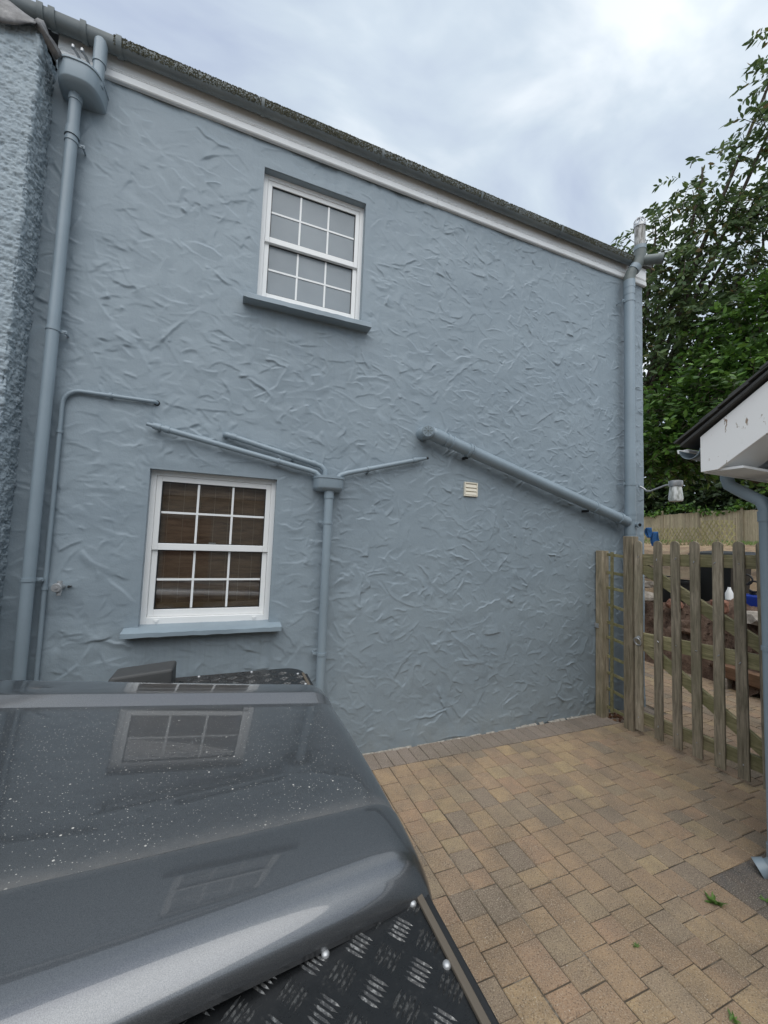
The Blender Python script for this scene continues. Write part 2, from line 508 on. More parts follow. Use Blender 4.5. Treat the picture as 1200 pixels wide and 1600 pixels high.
# leaves
def m_leaf(name, stops, trans=0.25, rough=0.45, val=1.0):
    n = NT(name)
    r = n.n('ShaderNodeNewGeometry').outputs['Random Per Island']
    c = n.ramp(r, stops)
    n.set(Base_Color=c, Roughness=rough)
    n.b.inputs['Specular IOR Level'].default_value = 0.4
    tl = n.n('ShaderNodeBsdfTranslucent')
    hs = n.n('ShaderNodeHueSaturation'); hs.inputs['Value'].default_value = 1.5; hs.inputs['Hue'].default_value = 0.485
    n.l(c, hs.inputs['Color']); n.l(hs.outputs[0], tl.inputs[0])
    mx = n.n('ShaderNodeMixShader'); mx.inputs[0].default_value = trans
    n.l(n.b.outputs[0], mx.inputs[1]); n.l(tl.outputs[0], mx.inputs[2]); n.l(mx.outputs[0], n.out.inputs['Surface'])
    return n.m
M['leaf_a'] = m_leaf('broad_leaves', [(0, (0.042, 0.074, 0.029)), (0.4, (0.066, 0.113, 0.040)), (0.7, (0.084, 0.141, 0.047)), (0.93, (0.121, 0.175, 0.053)), (1, (0.158, 0.113, 0.047))])
M['leaf_b'] = m_leaf('glossy_leaves', [(0, (0.037, 0.077, 0.019)), (0.5, (0.061, 0.135, 0.026)), (0.85, (0.105, 0.212, 0.035)), (1, (0.148, 0.272, 0.047))], 0.18, 0.35)
M['leaf_c'] = m_leaf('dark_leaves', [(0, (0.016, 0.034, 0.011)), (0.6, (0.034, 0.063, 0.021)), (1, (0.063, 0.098, 0.032))], 0.15, 0.5)
M['weed'] = m_leaf('weed_leaves', [(0, (0.08, 0.16, 0.035)), (1, (0.15, 0.26, 0.06))], 0.25)
n = NT('bark')
n.set(Base_Color=n.ramp(n.noise(n.geo((6, 6, 1)), 6, 6, 0.7), [(0.3, (0.035, 0.028, 0.02)), (0.7, (0.12, 0.095, 0.07))]), Roughness=0.9)
n.bump(n.noise(n.geo((8, 8, 1)), 8, 5), 0.7, 0.02)
M['bark'] = n.m

# car paint: grey metallic under clear coat, dusty with pollen specks on the top
n = NT('car_paint')
g = n.geo()
fl = n.noise(g, 900, 2, 0.5)
c = n.mix(n.ramp(fl, [(0.35, 0), (0.65, 1)]), (0.106, 0.112, 0.119), (0.172, 0.18, 0.19))
dust = n.noise(g, 5, 6, 0.7)
sp1 = n.math('MAXIMUM', n.ramp(n.voro(g, 62), [(0.06, 1), (0.095, 0)]), n.ramp(n.voro(g, 118), [(0.09, 0.8), (0.15, 0)]))
sp2 = n.ramp(n.voro(g, 27), [(0.05, 1), (0.075, 0)])
msk = n.ramp(n.noise(n.geo((1, 1, 1)), 3.0, 3, 0.6), [(0.2, 0.5), (0.5, 1)])
sn = n.n('ShaderNodeSeparateXYZ'); n.l(n.n('ShaderNodeNewGeometry').outputs['Normal'], sn.inputs[0])
at2 = n.n('ShaderNodeAttribute'); at2.attribute_name = 'speck'
topm = n.math('MULTIPLY', n.ramp(sn.outputs['Z'], [(0.975, 0), (0.996, 1)]), at2.outputs['Fac'])
spk = n.math('MULTIPLY', n.math('MAXIMUM', n.math('MULTIPLY', sp1, msk), sp2), topm)
c = n.mix(n.math('MULTIPLY', n.ramp(dust, [(0.35, 0.02), (0.75, 0.14)]), topm), c, (0.24, 0.225, 0.20))
c = n.mix(n.math('MULTIPLY', spk, 0.9), c, (0.62, 0.6, 0.55))
at = n.n('ShaderNodeAttribute'); at.attribute_name = 'dust'
dm = n.math('MULTIPLY', at.outputs['Fac'], n.ramp(n.noise(n.geo(), 22, 5, 0.7), [(0.25, 0.35), (0.65, 0.95)]), True)
c = n.mix(n.math('MULTIPLY', dm, 0.75), c, (0.15, 0.14, 0.125))
spk = n.math('MAXIMUM', spk, dm)
n.l(n.math('SUBTRACT', 1.0, n.math('MULTIPLY', dm, 0.8)), n.b.inputs['Coat Weight'])
n.set(Base_Color=c, Roughness=n.math('ADD', 0.31, n.math('MULTIPLY', spk, 0.5)), Metallic=n.math('MULTIPLY', n.math('SUBTRACT', 1.0, spk), 0.8))
n.b.inputs['Coat Roughness'].default_value = 0.035
n.b.inputs['Coat IOR'].default_value = 1.65
M['car'] = n.m
n = NT('black_tread_plate')
g = n.geo()
w = n.noise(g, 60, 5, 0.75)
c = n.mix(n.ramp(w, [(0.6, 0), (0.75, 0.5)]), (0.010, 0.011, 0.012), (0.09, 0.088, 0.08))
n.set(Base_Color=c, Roughness=n.ramp(w, [(0.3, 0.22), (0.7, 0.42)]))
n.bump(n.noise(g, 420, 2), 0.15, 0.001)
M['tread'] = n.m
n = NT('worn_tread')
w = n.noise(n.geo(), 130, 4, 0.75)
c = n.mix(n.ramp(w, [(0.48, 0), (0.64, 1)]), (0.02, 0.021, 0.022), (0.22, 0.22, 0.215))
n.set(Base_Color=c, Roughness=0.3, Metallic=n.ramp(w, [(0.45, 0), (0.65, 0.8)]))
M['treadbar'] = n.m
M['trim'] = NT('dull_trim').set(Base_Color=(0.115, 0.095, 0.072), Roughness=0.55).m
M['rubber'] = NT('tyre_rubber').set(Base_Color=(0.015, 0.015, 0.015), Roughness=0.8).m
M['carglass'] = NT('car_glass').set(Base_Color=(0.02, 0.022, 0.024), Roughness=0.03).m
M['brickred'] = m_paint('brick_red', (0.22, 0.105, 0.07), 0.85, 0.25, 0.4, 25)
M['render'] = m_paint('pale_render', (0.30, 0.29, 0.27), 0.8, 0.08, 0.3, 20)
M['ink'] = NT('black_lettering').set(Base_Color=(0.02, 0.02, 0.02), Roughness=0.6).m

# ------------------------------------------------------------------ terrain, paving bed
def terrain_z(x, y):
    t = np.interp(x, [-80, 6.35, 6.7, 7.6, 9.0, 12.0, 22.5, 40, 120], [-0.05, -0.05, 0.45, 0.78, 1.15, 1.62, 2.2, 2.6, 4.0])
    return t
xs = np.concatenate([np.linspace(-80, -10, 12), np.linspace(-8, 6.2, 20), np.linspace(6.35, 14, 70), np.linspace(14.5, 26, 24), np.linspace(30, 160, 14)])
ys = np.concatenate([np.linspace(-90, -8, 12), np.linspace(-6, 14, 80), np.linspace(18, 120, 14)])
X, Y = np.meshgrid(xs, ys, indexing='ij')
Z = terrain_z(X, Y)
lump = np.sin(X * 3.1 + Y * 1.7) * np.cos(Y * 2.3 - X) * 0.06 + np.sin(X * 7.7 - Y * 5.1) * 0.03 + RNG.normal(0, 0.02, X.shape)
Z = Z + np.where(X > 6.45, lump * np.clip((X - 6.4) / 0.6, 0, 1), 0)
mb = MB()
nx, ny = X.shape
mb.v = [tuple(p) for p in np.stack([X, Y, Z], -1).reshape(-1, 3)]
mb.f = [(i * ny + j, (i + 1) * ny + j, (i + 1) * ny + j + 1, i * ny + j + 1) for i in range(nx - 1) for j in range(ny - 1)]
ground = mb.build('ground', M['earth'], smooth=60, kind='structure')

# ------------------------------------------------------------------ paving
paving = MB().box((-6.0, -9.0, -0.045), (6.4, 0.0, -0.0048)).box((4.46, 0.0, -0.045), (6.4, 5.0, -0.0048)).build('paving', M['sand'], kind='structure')

def paver_mesh(name, lx, ly, mat):
    a, b, c = lx / 2 - 0.0022, ly / 2 - 0.0022, 0.004
    vs = []
    for (px, py, z) in ((a, b, -0.04), (a, b, -c), (a - c * 0.9, b - c * 0.9, 0.0)):
        vs += [(-px, -py, z), (px, -py, z), (px, py, z), (-px, py, z)]
    fs = []
    for k in (0, 4):
        for i in range(4):
            fs.append((k + i, k + (i + 1) % 4, k + 4 + (i + 1) % 4, k + 4 + i))
    fs.append((8, 9, 10, 11))
    me = MB().add(vs, fs).mesh(name, 25)
    me.materials.append(mat)
    return me
def proj_px(p):
    v = Vector(p) - CAM
    z = v.dot(fw)
    if z < 0.05: return None
    return (600 + 612.2 * v.dot(rt) / z, 800 - 612.2 * v.dot(up) / z, z)
PW = 0.14
LEN = [0.102, 0.14, 0.188]
pm = [paver_mesh('paver', PW, l, M['paver']) for l in LEN]
cand = []      # (x, y, lx, ly, kindkey, meshindex)
x = -6.0 + 0.108
ncol = 0
while x < 6.4:
    cx = x + PW / 2
    ytop = -0.225 if cx < 4.46 else 4.9
    yb = -8.8
    y = ytop - (random.random() * 0.1 if cx > 4.46 else 0)
    while y > yb:
        k = random.choices([0, 1, 2], [0.36, 0.42, 0.22])[0]
        l = LEN[k]
        if cx > 2.508:
            left = y + 1.692
            if left < 0.03: break
            if left < LEN[0] * 1.4: k, l = 0, left
            elif left < l + LEN[0] * 0.9: k, l = 1, left * 0.5
        cand.append((cx, y - l / 2, PW, l, 'p', k))
        y -= l
    x += PW
gm = paver_mesh('paver', 0.103, 0.215, M['paver_g'])
for i in range(100):
    cx = -5.9 + i * 0.1035
    if cx < 4.46: cand.append((cx, -0.112, 0.103, 0.215, 'g', 0))
dmx = paver_mesh('paver', 0.1, 0.2, M['paver_d'])
dmy = paver_mesh('paver', 0.2, 0.1, M['paver_d'])
# charcoal border round the outbuilding: a course along its front, a course along its gable
for i in range(36):
    cand.append((2.559 + i * 0.1, -1.793, 0.1, 0.2, 'dx', 0))
for i in range(40):
    cand.append((2.609, -1.944 - i * 0.1, 0.2, 0.1, 'dy', 0))
vis, rest = [], []
for q in cand:
    p = proj_px((q[0], q[1], 0))
    ok = p is not None and -25 < p[0] < 1225 and 1090 < p[1] < 1630 and q[0] < 3.95
    if ok and q[0] < 0.45 and q[1] < -0.85: ok = False     # under the car
    if ok and q[0] < 0.45 + (q[1] + 2.0) * 0.12 and q[1] > -0.9 : ok = q[0] > 0.2
    if ok and p[0] < 575: ok = False
    if ok: vis.append((q[2] * q[3] / p[2] ** 2, q))
    else: rest.append(q)
vis.sort(key=lambda t: -t[0])
rest += [q for _, q in vis[300:]]
for _, q in vis[:300]:
    me = {'p': pm[q[5]], 'g': gm, 'dx': dmx, 'dy': dmy}[q[4]]
    o = place('paver', me, None, paving, loc=(q[0] + random.gauss(0, 0.0009), q[1] + random.gauss(0, 0.0009), random.gauss(0, 0.0006)))
    o.rotation_euler = (random.gauss(0, 0.005), random.gauss(0, 0.005), random.gauss(0, 0.007))
    if q[4] == 'p': o.scale.y = q[3] / LEN[q[5]]
for key, mat in (('p', 'paver_i'), ('g', 'paver_g'), ('d', 'paver_d')):
    mb = MB()
    for q in rest:
        if q[4][0] != key: continue
        far = abs(q[0]) > 6.4
        a, b = q[2] / 2 - 0.003, q[3] / 2 - 0.003
        z = random.gauss(0, 0.001)
        mb.add([(q[0] - a, q[1] - b, -0.03), (q[0] + a, q[1] - b, -0.03), (q[0] + a, q[1] + b, -0.03), (q[0] - a, q[1] + b, -0.03),
                (q[0] - a, q[1] - b, z), (q[0] + a, q[1] - b, z), (q[0] + a, q[1] + b, z), (q[0] - a, q[1] + b, z)],
               [(4, 5, 6, 7), (0, 1, 5, 4), (1, 2, 6, 5), (2, 3, 7, 6), (3, 0, 4, 7)])
    mb.build('paver_field', M[mat], paving, kind='stuff')

# ------------------------------------------------------------------ the house
WX0, WX1, WZ0, WZ1 = -1.30, 4.447, -0.02, 4.90
LW = (-0.54, 0.316, 1.085, 2.176)     # opening of the lower window in the wall plane
UW = (0.086, 0.938, 3.585, 4.665)
house = thing('house', 'blue-grey rendered two-storey house wall with white fascia and two sash windows', 'house', (1.5, 0, 0))

def trowel_field(nx, nz, x0, z0, step, count, rng):
    """plaster thrown on and laid back with a trowel: overlapping tilted pats with one crisp proud edge"""
    H = np.zeros((nx, nz))
    def smooth(a, k):
        for _ in range(2):
            for ax in (0, 1):
                c = np.cumsum(np.concatenate([np.repeat(a.take([0], ax), k, ax), a, np.repeat(a.take([-1], ax), k, ax)], ax), ax)
                n_ = a.shape[ax]
                hi = c.take(range(2 * k, 2 * k + n_), ax)
                lo = np.concatenate([np.zeros_like(c.take([0], ax)), c.take(range(0, n_ - 1), ax)], ax)
                a = (hi - lo) / (2 * k + 1)
        return a
    H += smooth(rng.normal(0, 1, H.shape), 26) * 0.13
    H += smooth(rng.normal(0, 1, H.shape), 8) * 0.030
    act = smooth(rng.normal(0, 1, H.shape), 50)
    act = (act - act.min()) / (act.max() - act.min())
    for it in range(count):
        big = it < count * 0.62
        cx, cz = rng.uniform(0, nx), rng.uniform(0, nz)
        xw = cx / nx
        busy = act[min(int(cx), nx - 1), min(int(cz), nz - 1)] * 0.85 + 0.08 * xw
        if rng.random() > 0.25 + busy: continue
        f_ = 1.55 - 0.5 * min(1.0, xw * 1.6)
        th = rng.uniform(-pi, pi) if rng.random() < 0.2 + 0.35 * xw else rng.normal(-0.15, 0.5) + rng.choice([0, pi])
        Ls = rng.gamma(4.0, 0.046 if big else 0.026) / step * f_
        W = rng.gamma(4.0, 0.022 if big else 0.011) / step * f_
        k = rng.normal(0, 0.75) / max(Ls, 1)
        A = rng.gamma(2.6, 0.00145 if big else 0.00085)
        R = int(Ls * 0.6 + W * 1.3) + 4
        i0, i1 = max(0, int(cx) - R), min(nx, int(cx) + R)
        j0, j1 = max(0, int(cz) - R), min(nz, int(cz) + R)
        if i1 - i0 < 3 or j1 - j0 < 3: continue
        ii, jj = np.meshgrid(np.arange(i0, i1) - cx, np.arange(j0, j1) - cz, indexing='ij')
        u = ii * cos(th) + jj * sin(th)
        v = -ii * sin(th) + jj * cos(th)
        v = v - k * u * u * 0.5 + rng.uniform(0.2, 0.9) * np.sin(u * rng.uniform(0.15, 0.5) + cx)
        hu = Ls / 2
        tv, tu = rng.uniform(0.6, 2.2), rng.normal(0, 1.1)
        e1, e2 = rng.uniform(0.08, 0.9), rng.uniform(0.3, 0.9)
        mu = np.clip((hu - u) / (hu * e1), 0, 1) * np.clip((hu + u) / (hu * e2), 0, 1)
        mv = np.clip((W / 2 - v) / 1.1 + 0.5, 0, 1) * np.clip((W / 2 + v) / (W * 0.6), 0, 1)
        m = mu * mv
        m = m * m * (3 - 2 * m)
        sub = H[i0:i1, j0:j1]
        mean = (sub * m).sum() / (m.sum() + 1e-6)
        flat = mean + (v / W * tv + 0.2) * A + u / Ls * A * tu
        lip = np.exp(-((v - W / 2 + 0.9) / 0.95) ** 2) * A * rng.uniform(0.05, 0.6)
        H[i0:i1, j0:j1] = sub + (flat + lip - sub) * m * 0.85
    Hs = (H + np.roll(H, 1, 0) + np.roll(H, -1, 0) + np.roll(H, 1, 1) + np.roll(H, -1, 1)) / 5
    wl = np.clip(1.0 - np.linspace(0, 1, nx) * 1.3, 0.2, 0.9)[:, None]
    return H * (1 - wl) + Hs * wl

STEP = 0.0062
nx = int((WX1 - WX0) / STEP) + 1
nz = int((WZ1 - WZ0) / STEP) + 1
H = trowel_field(nx, nz, WX0, WZ0, STEP, 13500, np.random.default_rng(5))
gx = np.linspace(WX0, WX1, nx)
gz = np.linspace(WZ0, WZ1, nz)
# snap the grid to the openings so their edges are crisp
for w in (LW, UW):
    for val in w[:2]: gx[np.argmin(abs(gx - val))] = val
    for val in w[2:]: gz[np.argmin(abs(gz - val))] = val
GX, GZ = np.meshgrid(gx, gz, indexing='ij')
near = np.ones_like(GX)
for w in (LW, UW):       # calmer plaster close round the openings
    dx = np.maximum(np.maximum(w[0] - GX, GX - w[1]), 0); dz = np.maximum(np.maximum(w[2] - GZ, GZ - w[3]), 0)
    near = np.minimum(near, np.clip(np.sqrt(dx * dx + dz * dz) / 0.09, 0.12, 1))
near = np.minimum(near, np.clip((WX1 - GX) / 0.05, 0.3, 1))
GY = -(H - np.median(H)) * near
# rounded arris at the house corner
GY += np.clip((GX - (WX1 - 0.02)) / 0.02, 0, 1) ** 2 * 0.012
V3 = np.stack([GX, GY, GZ], -1).reshape(-1, 3)
I, J = np.meshgrid(np.arange(nx - 1), np.arange(nz - 1), indexing='ij')
mx_ = (gx[:-1] + gx[1:]) / 2; mz_ = (gz[:-1] + gz[1:]) / 2
keep = np.ones(I.shape, bool)
for w in (LW, UW):
    keep &= ~((mx_[:, None] > w[0]) & (mx_[:, None] < w[1]) & (mz_[None, :] > w[2]) & (mz_[None, :] < w[3]))
I, J = I[keep], J[keep]
F4 = np.stack([I * nz + J, (I + 1) * nz + J, (I + 1) * nz + J + 1, I * nz + J + 1], -1)
me = bpy.data.meshes.new('wall')
me.vertices.add(len(V3)); me.vertices.foreach_set('co', V3.ravel().astype(np.float32))
me.loops.add(F4.size); me.loops.foreach_set('vertex_index', F4.ravel().astype(np.int32))
me.polygons.add(len(F4)); me.polygons.foreach_set('loop_start', np.arange(0, F4.size, 4, dtype=np.int32))
me.polygons.foreach_set('use_smooth', np.ones(len(F4), bool))
me.update(calc_edges=True); me.validate()
wall = place('wall', me, M['wall'], house)

# returns, back of the house, window reveals
mb = MB()
mb.box((4.25, 0.013, -0.05), (4.4455, 6.0, 4.93))
mb.box((-1.4, 5.8, -0.05), (4.25, 6.0, 4.93))
mb.box((-1.6, 0.25, -0.05), (-1.4, 6.0, 4.93))
mb.build('return_wall', M['wall'], house)
for w in (LW, UW):
    x0, x1, z0, z1 = w
    RD = 0.115
    mb = MB()
    # head, jambs, cill bed: each a slab behind the plaster
    mb.box((x0 - 0.15, 0.006, z1), (x1 + 0.15, RD, z1 + 0.12))
    mb.box((x0 - 0.15, 0.006, z0 - 0.1), (x0, RD, z1 - 0.001))
    mb.box((x1, 0.006, z0 - 0.1), (x1 + 0.15, RD, z1 - 0.001))
    mb.box((x0 + 0.001, 0.006, z0 - 0.1), (x1 - 0.001, RD, z0))
    mb.build('window_reveal', M['wall'], house, bevel=0.004)
# inner lining so that the rooms are closed and dim
mb = MB()
mb.box((-1.39, 3.4, 0.0), (4.24, 3.42, 4.9)); mb.box((-1.39, 0.125, 2.6), (4.24, 3.39, 2.72)); mb.box((-1.39, 0.125, -0.02), (4.24, 3.39, 0.02))
for w0, w1, za, zb in ((LW[0], LW[1], 0.03, 2.59), (UW[0], UW[1], 2.73, 4.9)):
    z0, z1 = (LW[2], LW[3]) if za < 1 else (UW[2], UW[3])
    mb.box((-1.39, 0.118, za), (w0, 0.15, zb)); mb.box((w1, 0.118, za), (4.24, 0.15, zb))
    mb.box((w0 + 0.001, 0.118, za), (w1 - 0.001, 0.15, z0)); mb.box((w0 + 0.001, 0.118, z1), (w1 - 0.001, 0.15, zb))
mb.build('room_lining', M['interior'], house)

# fascia: board with two beads, in lengths
FX0, FX1 = -1.262, 4.46
mb = MB()
mb.prism([(-0.004, 4.876), (-0.028, 4.876), (-0.034, 4.883), (-0.034, 4.925), (-0.026, 4.931), (-0.026, 4.937), (-0.031, 4.941), (-0.026, 4.949), (-0.030, 4.954), (-0.030, 5.09), (-0.004, 5.09)], 'x', FX0, 1.62)
mb.build('fascia_board', M['fascia'], house)
mb = MB()
mb.prism([(-0.004, 4.877), (-0.027, 4.877), (-0.033, 4.884), (-0.033, 4.926), (-0.025, 4.932), (-0.025, 4.938), (-0.030, 4.942), (-0.025, 4.95), (-0.029, 4.955), (-0.029, 5.09), (-0.004, 5.09)], 'x', 1.622, FX1)
mb.build('fascia_board', M['fascia'], house)
# roof: slab rising behind the gutter, with slate courses
mb = MB()
mb.prism([(-0.075, 5.092), (-0.075, 5.112), (3.0, 6.362), (6.2, 5.112), (6.2, 5.092), (3.0, 6.33)], 'x', -1.9, 4.5)
roof = mb.build('roof', M['slate'], house)
mb = MB()
for k in range(12):
    y0, y1 = -0.07 + k * 0.25, 0.22 + k * 0.25
    z0, z1 = 5.118 + (y0 + 0.075) * 0.4065, 5.12 + (y1 + 0.075) * 0.4065
    xx = -1.9 + (k % 2) * 0.12
    while xx < 4.48:
        x2 = min(xx + 0.245, 4.5)
        mb.add([(xx, y0, z0), (x2, y0, z0), (x2, y1, z1), (xx, y1, z1), (xx, y0, z0 + 0.01), (x2, y0, z0 + 0.01), (x2, y1, z1 + 0.003), (xx, y1, z1 + 0.003)], [(4, 5, 6, 7), (0, 1, 5, 4), (1, 2, 6, 5), (3, 0, 4, 7)])
        xx += 0.25
mb.build('slates', M['slate'], roof, kind='stuff')

# gutter: deep half-round, open at the top
GYc, GW, GZt, GZb = -0.090, 0.048, 5.074, 5.0
def gutter_profile(w, zt, zb, n=14):
    out = []
    for k in range(n + 1):
        a = pi * k / n
        out.append((GYc - w * cos(a), zt - (zt - zb) * (sin(a) ** 0.8)))
    return out
def gutter_piece(x0, x1, w, zt, zb, t):
    o = gutter_profile(w, zt, zb); i = gutter_profile(w - t, zt, zb + t)[::-1]
    return MB().prism(o + i, 'x', x0, x1)
gutter = gutter_piece(-1.75, 4.16, GW, GZt, GZb, 0.003).build('gutter', M['gutter'], house, smooth=40)
for gxx in (0.042, 1.03, 2.042, 3.04):
    gutter_piece(gxx - 0.011, gxx + 0.011, GW + 0.006, GZt + 0.006, GZb - 0.006, 0.006).build('gutter_bracket', M['gutter'], gutter, smooth=40)
for gxx in (-1.33, -1.27, -1.10, -0.90):
    gutter_piece(gxx - 0.017, gxx + 0.017, GW + 0.009, GZt + 0.008, GZb - 0.009, 0.009).build('gutter_clip', M['gutter'], gutter, smooth=40)
# moss and debris heaped along the rim
mb = MB()
for k in range(14000):
    xx = random.uniform(-0.93, 4.12)
    ang = random.random() ** 1.6 * radians(44) - radians(6)
    dens = 0.75 + 0.35 * sin(xx * 3.3) * sin(xx * 1.3 + 1) - 0.5 * max(0, ang - radians(38))
    if random.random() > dens: continue
    rr = random.uniform(0.0024, 0.0058)
    c = Vector((xx, GYc - GW * cos(ang), GZt - (GZt - GZb) * (max(0.0, sin(ang)) ** 0.8) + (random.uniform(0, 0.006) if ang < 0.12 else 0)))
    d_ = Vector((random.gauss(0, 0.4), -cos(ang), random.gauss(0.1, 0.4))).normalized()
    t_ = d_ * rr * random.uniform(0.5, 1.5)
    vs = [c + Vector((rr, 0, 0)), c + Vector((-rr, 0, 0)), c + Vector((0, 0, rr)), c + Vector((0, 0, -rr)), c + t_]
    mb.add(vs, [(0, 2, 4), (2, 1, 4), (1, 3, 4), (3, 0, 4)])
mb.build('moss', M['moss'], gutter, smooth=80, kind='stuff')
# mortar fillet where the paving meets the render
mb = MB()
xx = -1.2
while xx < 3.62:
    w = random.uniform(0.015, 0.07)
    if random.random() < 0.82:
        d = random.uniform(0.004, 0.016); hgt = random.uniform(0.006, 0.016)
        mb.add([(xx, 0.01, hgt), (xx + w, 0.01, hgt * random.uniform(.7, 1.2)), (xx + w, -d, 0.003), (xx, -d * random.uniform(.6, 1.3), 0.003), (xx, -d - 0.003, -0.008), (xx + w, -d - 0.003, -0.008)], [(0, 3, 2, 1), (3, 4, 5, 2)])
    xx += w
mb.build('mortar_fillet', M['mortar'], house, smooth=50, kind='stuff')

# ------------------------------------------------------------------ sash windows (parts of the house)
def sash_window(op, frosted):
    x0, x1, z0, z1 = op
    FY = 0.062                      # front face of the frame
    x0 -= 0.008; x1 += 0.008; z0 += 0.004; z1 += 0.006
    fr = MB()
    fw_ = 0.042
    for a, b in (((x0, FY, z0), (x0 + fw_, FY + 0.055, z1)), ((x1 - fw_, FY, z0), (x1, FY + 0.055, z1))): fr.box(a, b)
    fr.box((x0 + fw_, FY, z1 - fw_), (x1 - fw_, FY + 0.055, z1)); fr.box((x0 + fw_, FY, z0), (x1 - fw_, FY + 0.055, z0 + 0.05))
    win = fr.build('window', M['upvc'], house, bevel=0.0025)
    ix0, ix1, iz0, iz1 = x0 + fw_, x1 - fw_, z0 + 0.05, z1 - fw_
    zm = iz0 + (iz1 - iz0) * 0.497
    def sash(za, zb, y, st, top, bot):
        sh = MB()
        sh.box((ix0 + .001, y, za), (ix0 + st, y + 0.035, zb)); sh.box((ix1 - st, y, za), (ix1 - .001, y + 0.035, zb))
        sh.box((ix0 + st, y, zb - top), (ix1 - st, y + 0.035, zb)); sh.box((ix0 + st, y, za), (ix1 - st, y + 0.035, za + bot))
        sh.build('sash', M['upvc'], win, bevel=0.003)
        gx0, gx1, gz0, gz1 = ix0 + st, ix1 - st, za + bot, zb - top
        gk = MB(); g_ = 0.005
        for a, b in (((gx0, gz0), (gx0 + g_, gz1)), ((gx1 - g_, gz0), (gx1, gz1)), ((gx0 + g_, gz0), (gx1 - g_, gz0 + g_)), ((gx0 + g_, gz1 - g_), (gx1 - g_, gz1))):
            gk.box((a[0], y + 0.007, a[1]), (b[0], y + 0.03, b[1]))
        gk.build('gasket', M['seal'], win)
        MB().box((gx0 + .002, y + 0.016, gz0 + .002), (gx1 - .002, y + 0.02, gz1 - .002)).build('pane', M['obscure'] if frosted else M['glass'], win)
        by = y + 0.0125
        bw = 0.0075
        for k in (1, 2):
            xb = gx0 + (gx1 - gx0) * k / 3
            MB().box((xb - bw, by, gz0 + g_), (xb + bw, by + 0.003, gz1 - g_)).build('glazing_bar', M['upvc'], win)
        zb2 = gz0 + (gz1 - gz0) * 0.5
        MB().box((gx0 + g_, by - 0.0012, zb2 - bw), (gx1 - g_, by + 0.0015, zb2 + bw)).build('glazing_bar', M['upvc'], win)
    sash(zm - 0.025, iz1 - .001, FY + 0.006, 0.036, 0.038, 0.047)
    sash(iz0 + .001, zm + 0.012, FY + 0.026, 0.037, 0.038, 0.05)
    for xx in (x0 + 0.105, x1 - 0.115):
        t = MB().tube([(xx, FY - 0.008, z0 + 0.027), (xx, FY + 0.004, z0 + 0.027)], 0.011, 12)
        t.box((xx - 0.016, FY - 0.006, z0 + 0.03), (xx + 0.016, FY + 0.002, z0 + 0.036)).build('drain_cap', M['upvc'], win, bevel=0.002)
    if not frosted:
        MB().box(((x0 + x1) / 2 - 0.03, FY + 0.028, zm + 0.023), ((x0 + x1) / 2 + 0.02, FY + 0.06, zm + 0.034)).build('sash_catch', M['upvc'], win, bevel=0.003)
    return (ix0, ix1, iz0, iz1)
sash_window(LW, False)
sash_window(UW, True)
def sill(x0, x1, zt, h, d):
    mb = MB()
    n_ = 24
    prof = [(0.07, zt + 0.018), (-d + 0.012, zt), (-d, zt - 0.008), (-d - 0.002, zt - h), (-d + 0.03, zt - h - 0.004), (0.01, zt - h)]
    vs, fs = [], []
    for i in range(n_ + 1):
        xx = x0 + (x1 - x0) * i / n_
        for (y, z) in prof:
            vs.append((xx, y + random.gauss(0, 0.0012), z + random.gauss(0, 0.0012)))
    k = len(prof)
    for i in range(n_):
        for j in range(k): fs.append((i * k + j, i * k + (j + 1) % k, (i + 1) * k + (j + 1) % k, (i + 1) * k + j))
    fs.append(tuple(range(k))); fs.append(tuple(n_ * k + j for j in range(k))[::-1])
    mb.add(vs, fs).build('window_sill', M['pipe'], house, smooth=35, fix=True)
sill(-0.62, 0.398, 1.078, 0.036, 0.095)
sill(-0.012, 1.0, 3.553, 0.045, 0.10)

# things behind the glass
blind = thing('window_blind', 'brown bamboo slat blind hanging behind the lower window glass', 'blind', (-0.11, 0.17, 2.15))
mb = MB()
z = 1.21
while z < 2.14:
    h_ = random.uniform(0.005, 0.009)
    mb.box((-0.52, 0.138 + random.uniform(0, .003), z), (0.29, 0.144, z + h_ - 0.0012))
    z += h_
mb.build('slats', M['bamboo'], blind, kind='stuff')
for xx in (-0.43, -0.33, -0.22, -0.12, -0.02, 0.08, 0.17, 0.25):
    MB().tube([(xx, 0.1355, 1.2), (xx + 0.002, 0.1355, 2.14)], 0.0014, 5).build('blind_cord', M['string'], blind)
M['bambooline'] = m_paint('bamboo_rail', (0.33, 0.22, 0.12), 0.55, 0.2, 0.1, 30)
MB().box((-0.525, 0.132, 1.185), (0.295, 0.148, 1.232)).build('bottom_rail', M['bambooline'], blind, bevel=0.003)
for xx, hh, rr in ((0.235, 0.15, 0.032), (0.345, 0.165, 0.028)):
    lathe = [(0.9, 0), (1.0, 0.2), (0.75, 0.45), (0.35, 0.6), (0.3, 0.72), (0.6, 0.82), (0.62, 0.93), (0.2, 1.0)]
    mb = MB().tube([(xx, 0.15, 3.648 + hh * t) for _, t in lathe], [rr * a for a, _ in lathe], 14)
    o = mb.build('ornament', M['ornament'], smooth=60)
    set_props(o, 'white china ornament behind the upper window, the one %s' % ('nearer its left jamb' if xx < 0.3 else 'nearer the glazing bar'), 'ornament', 'ornaments on the upper window ledge')
MB().box((0.1, 0.118, 3.62), (0.93, 0.30, 3.648)).build('inner_ledge', M['upvc'], house)

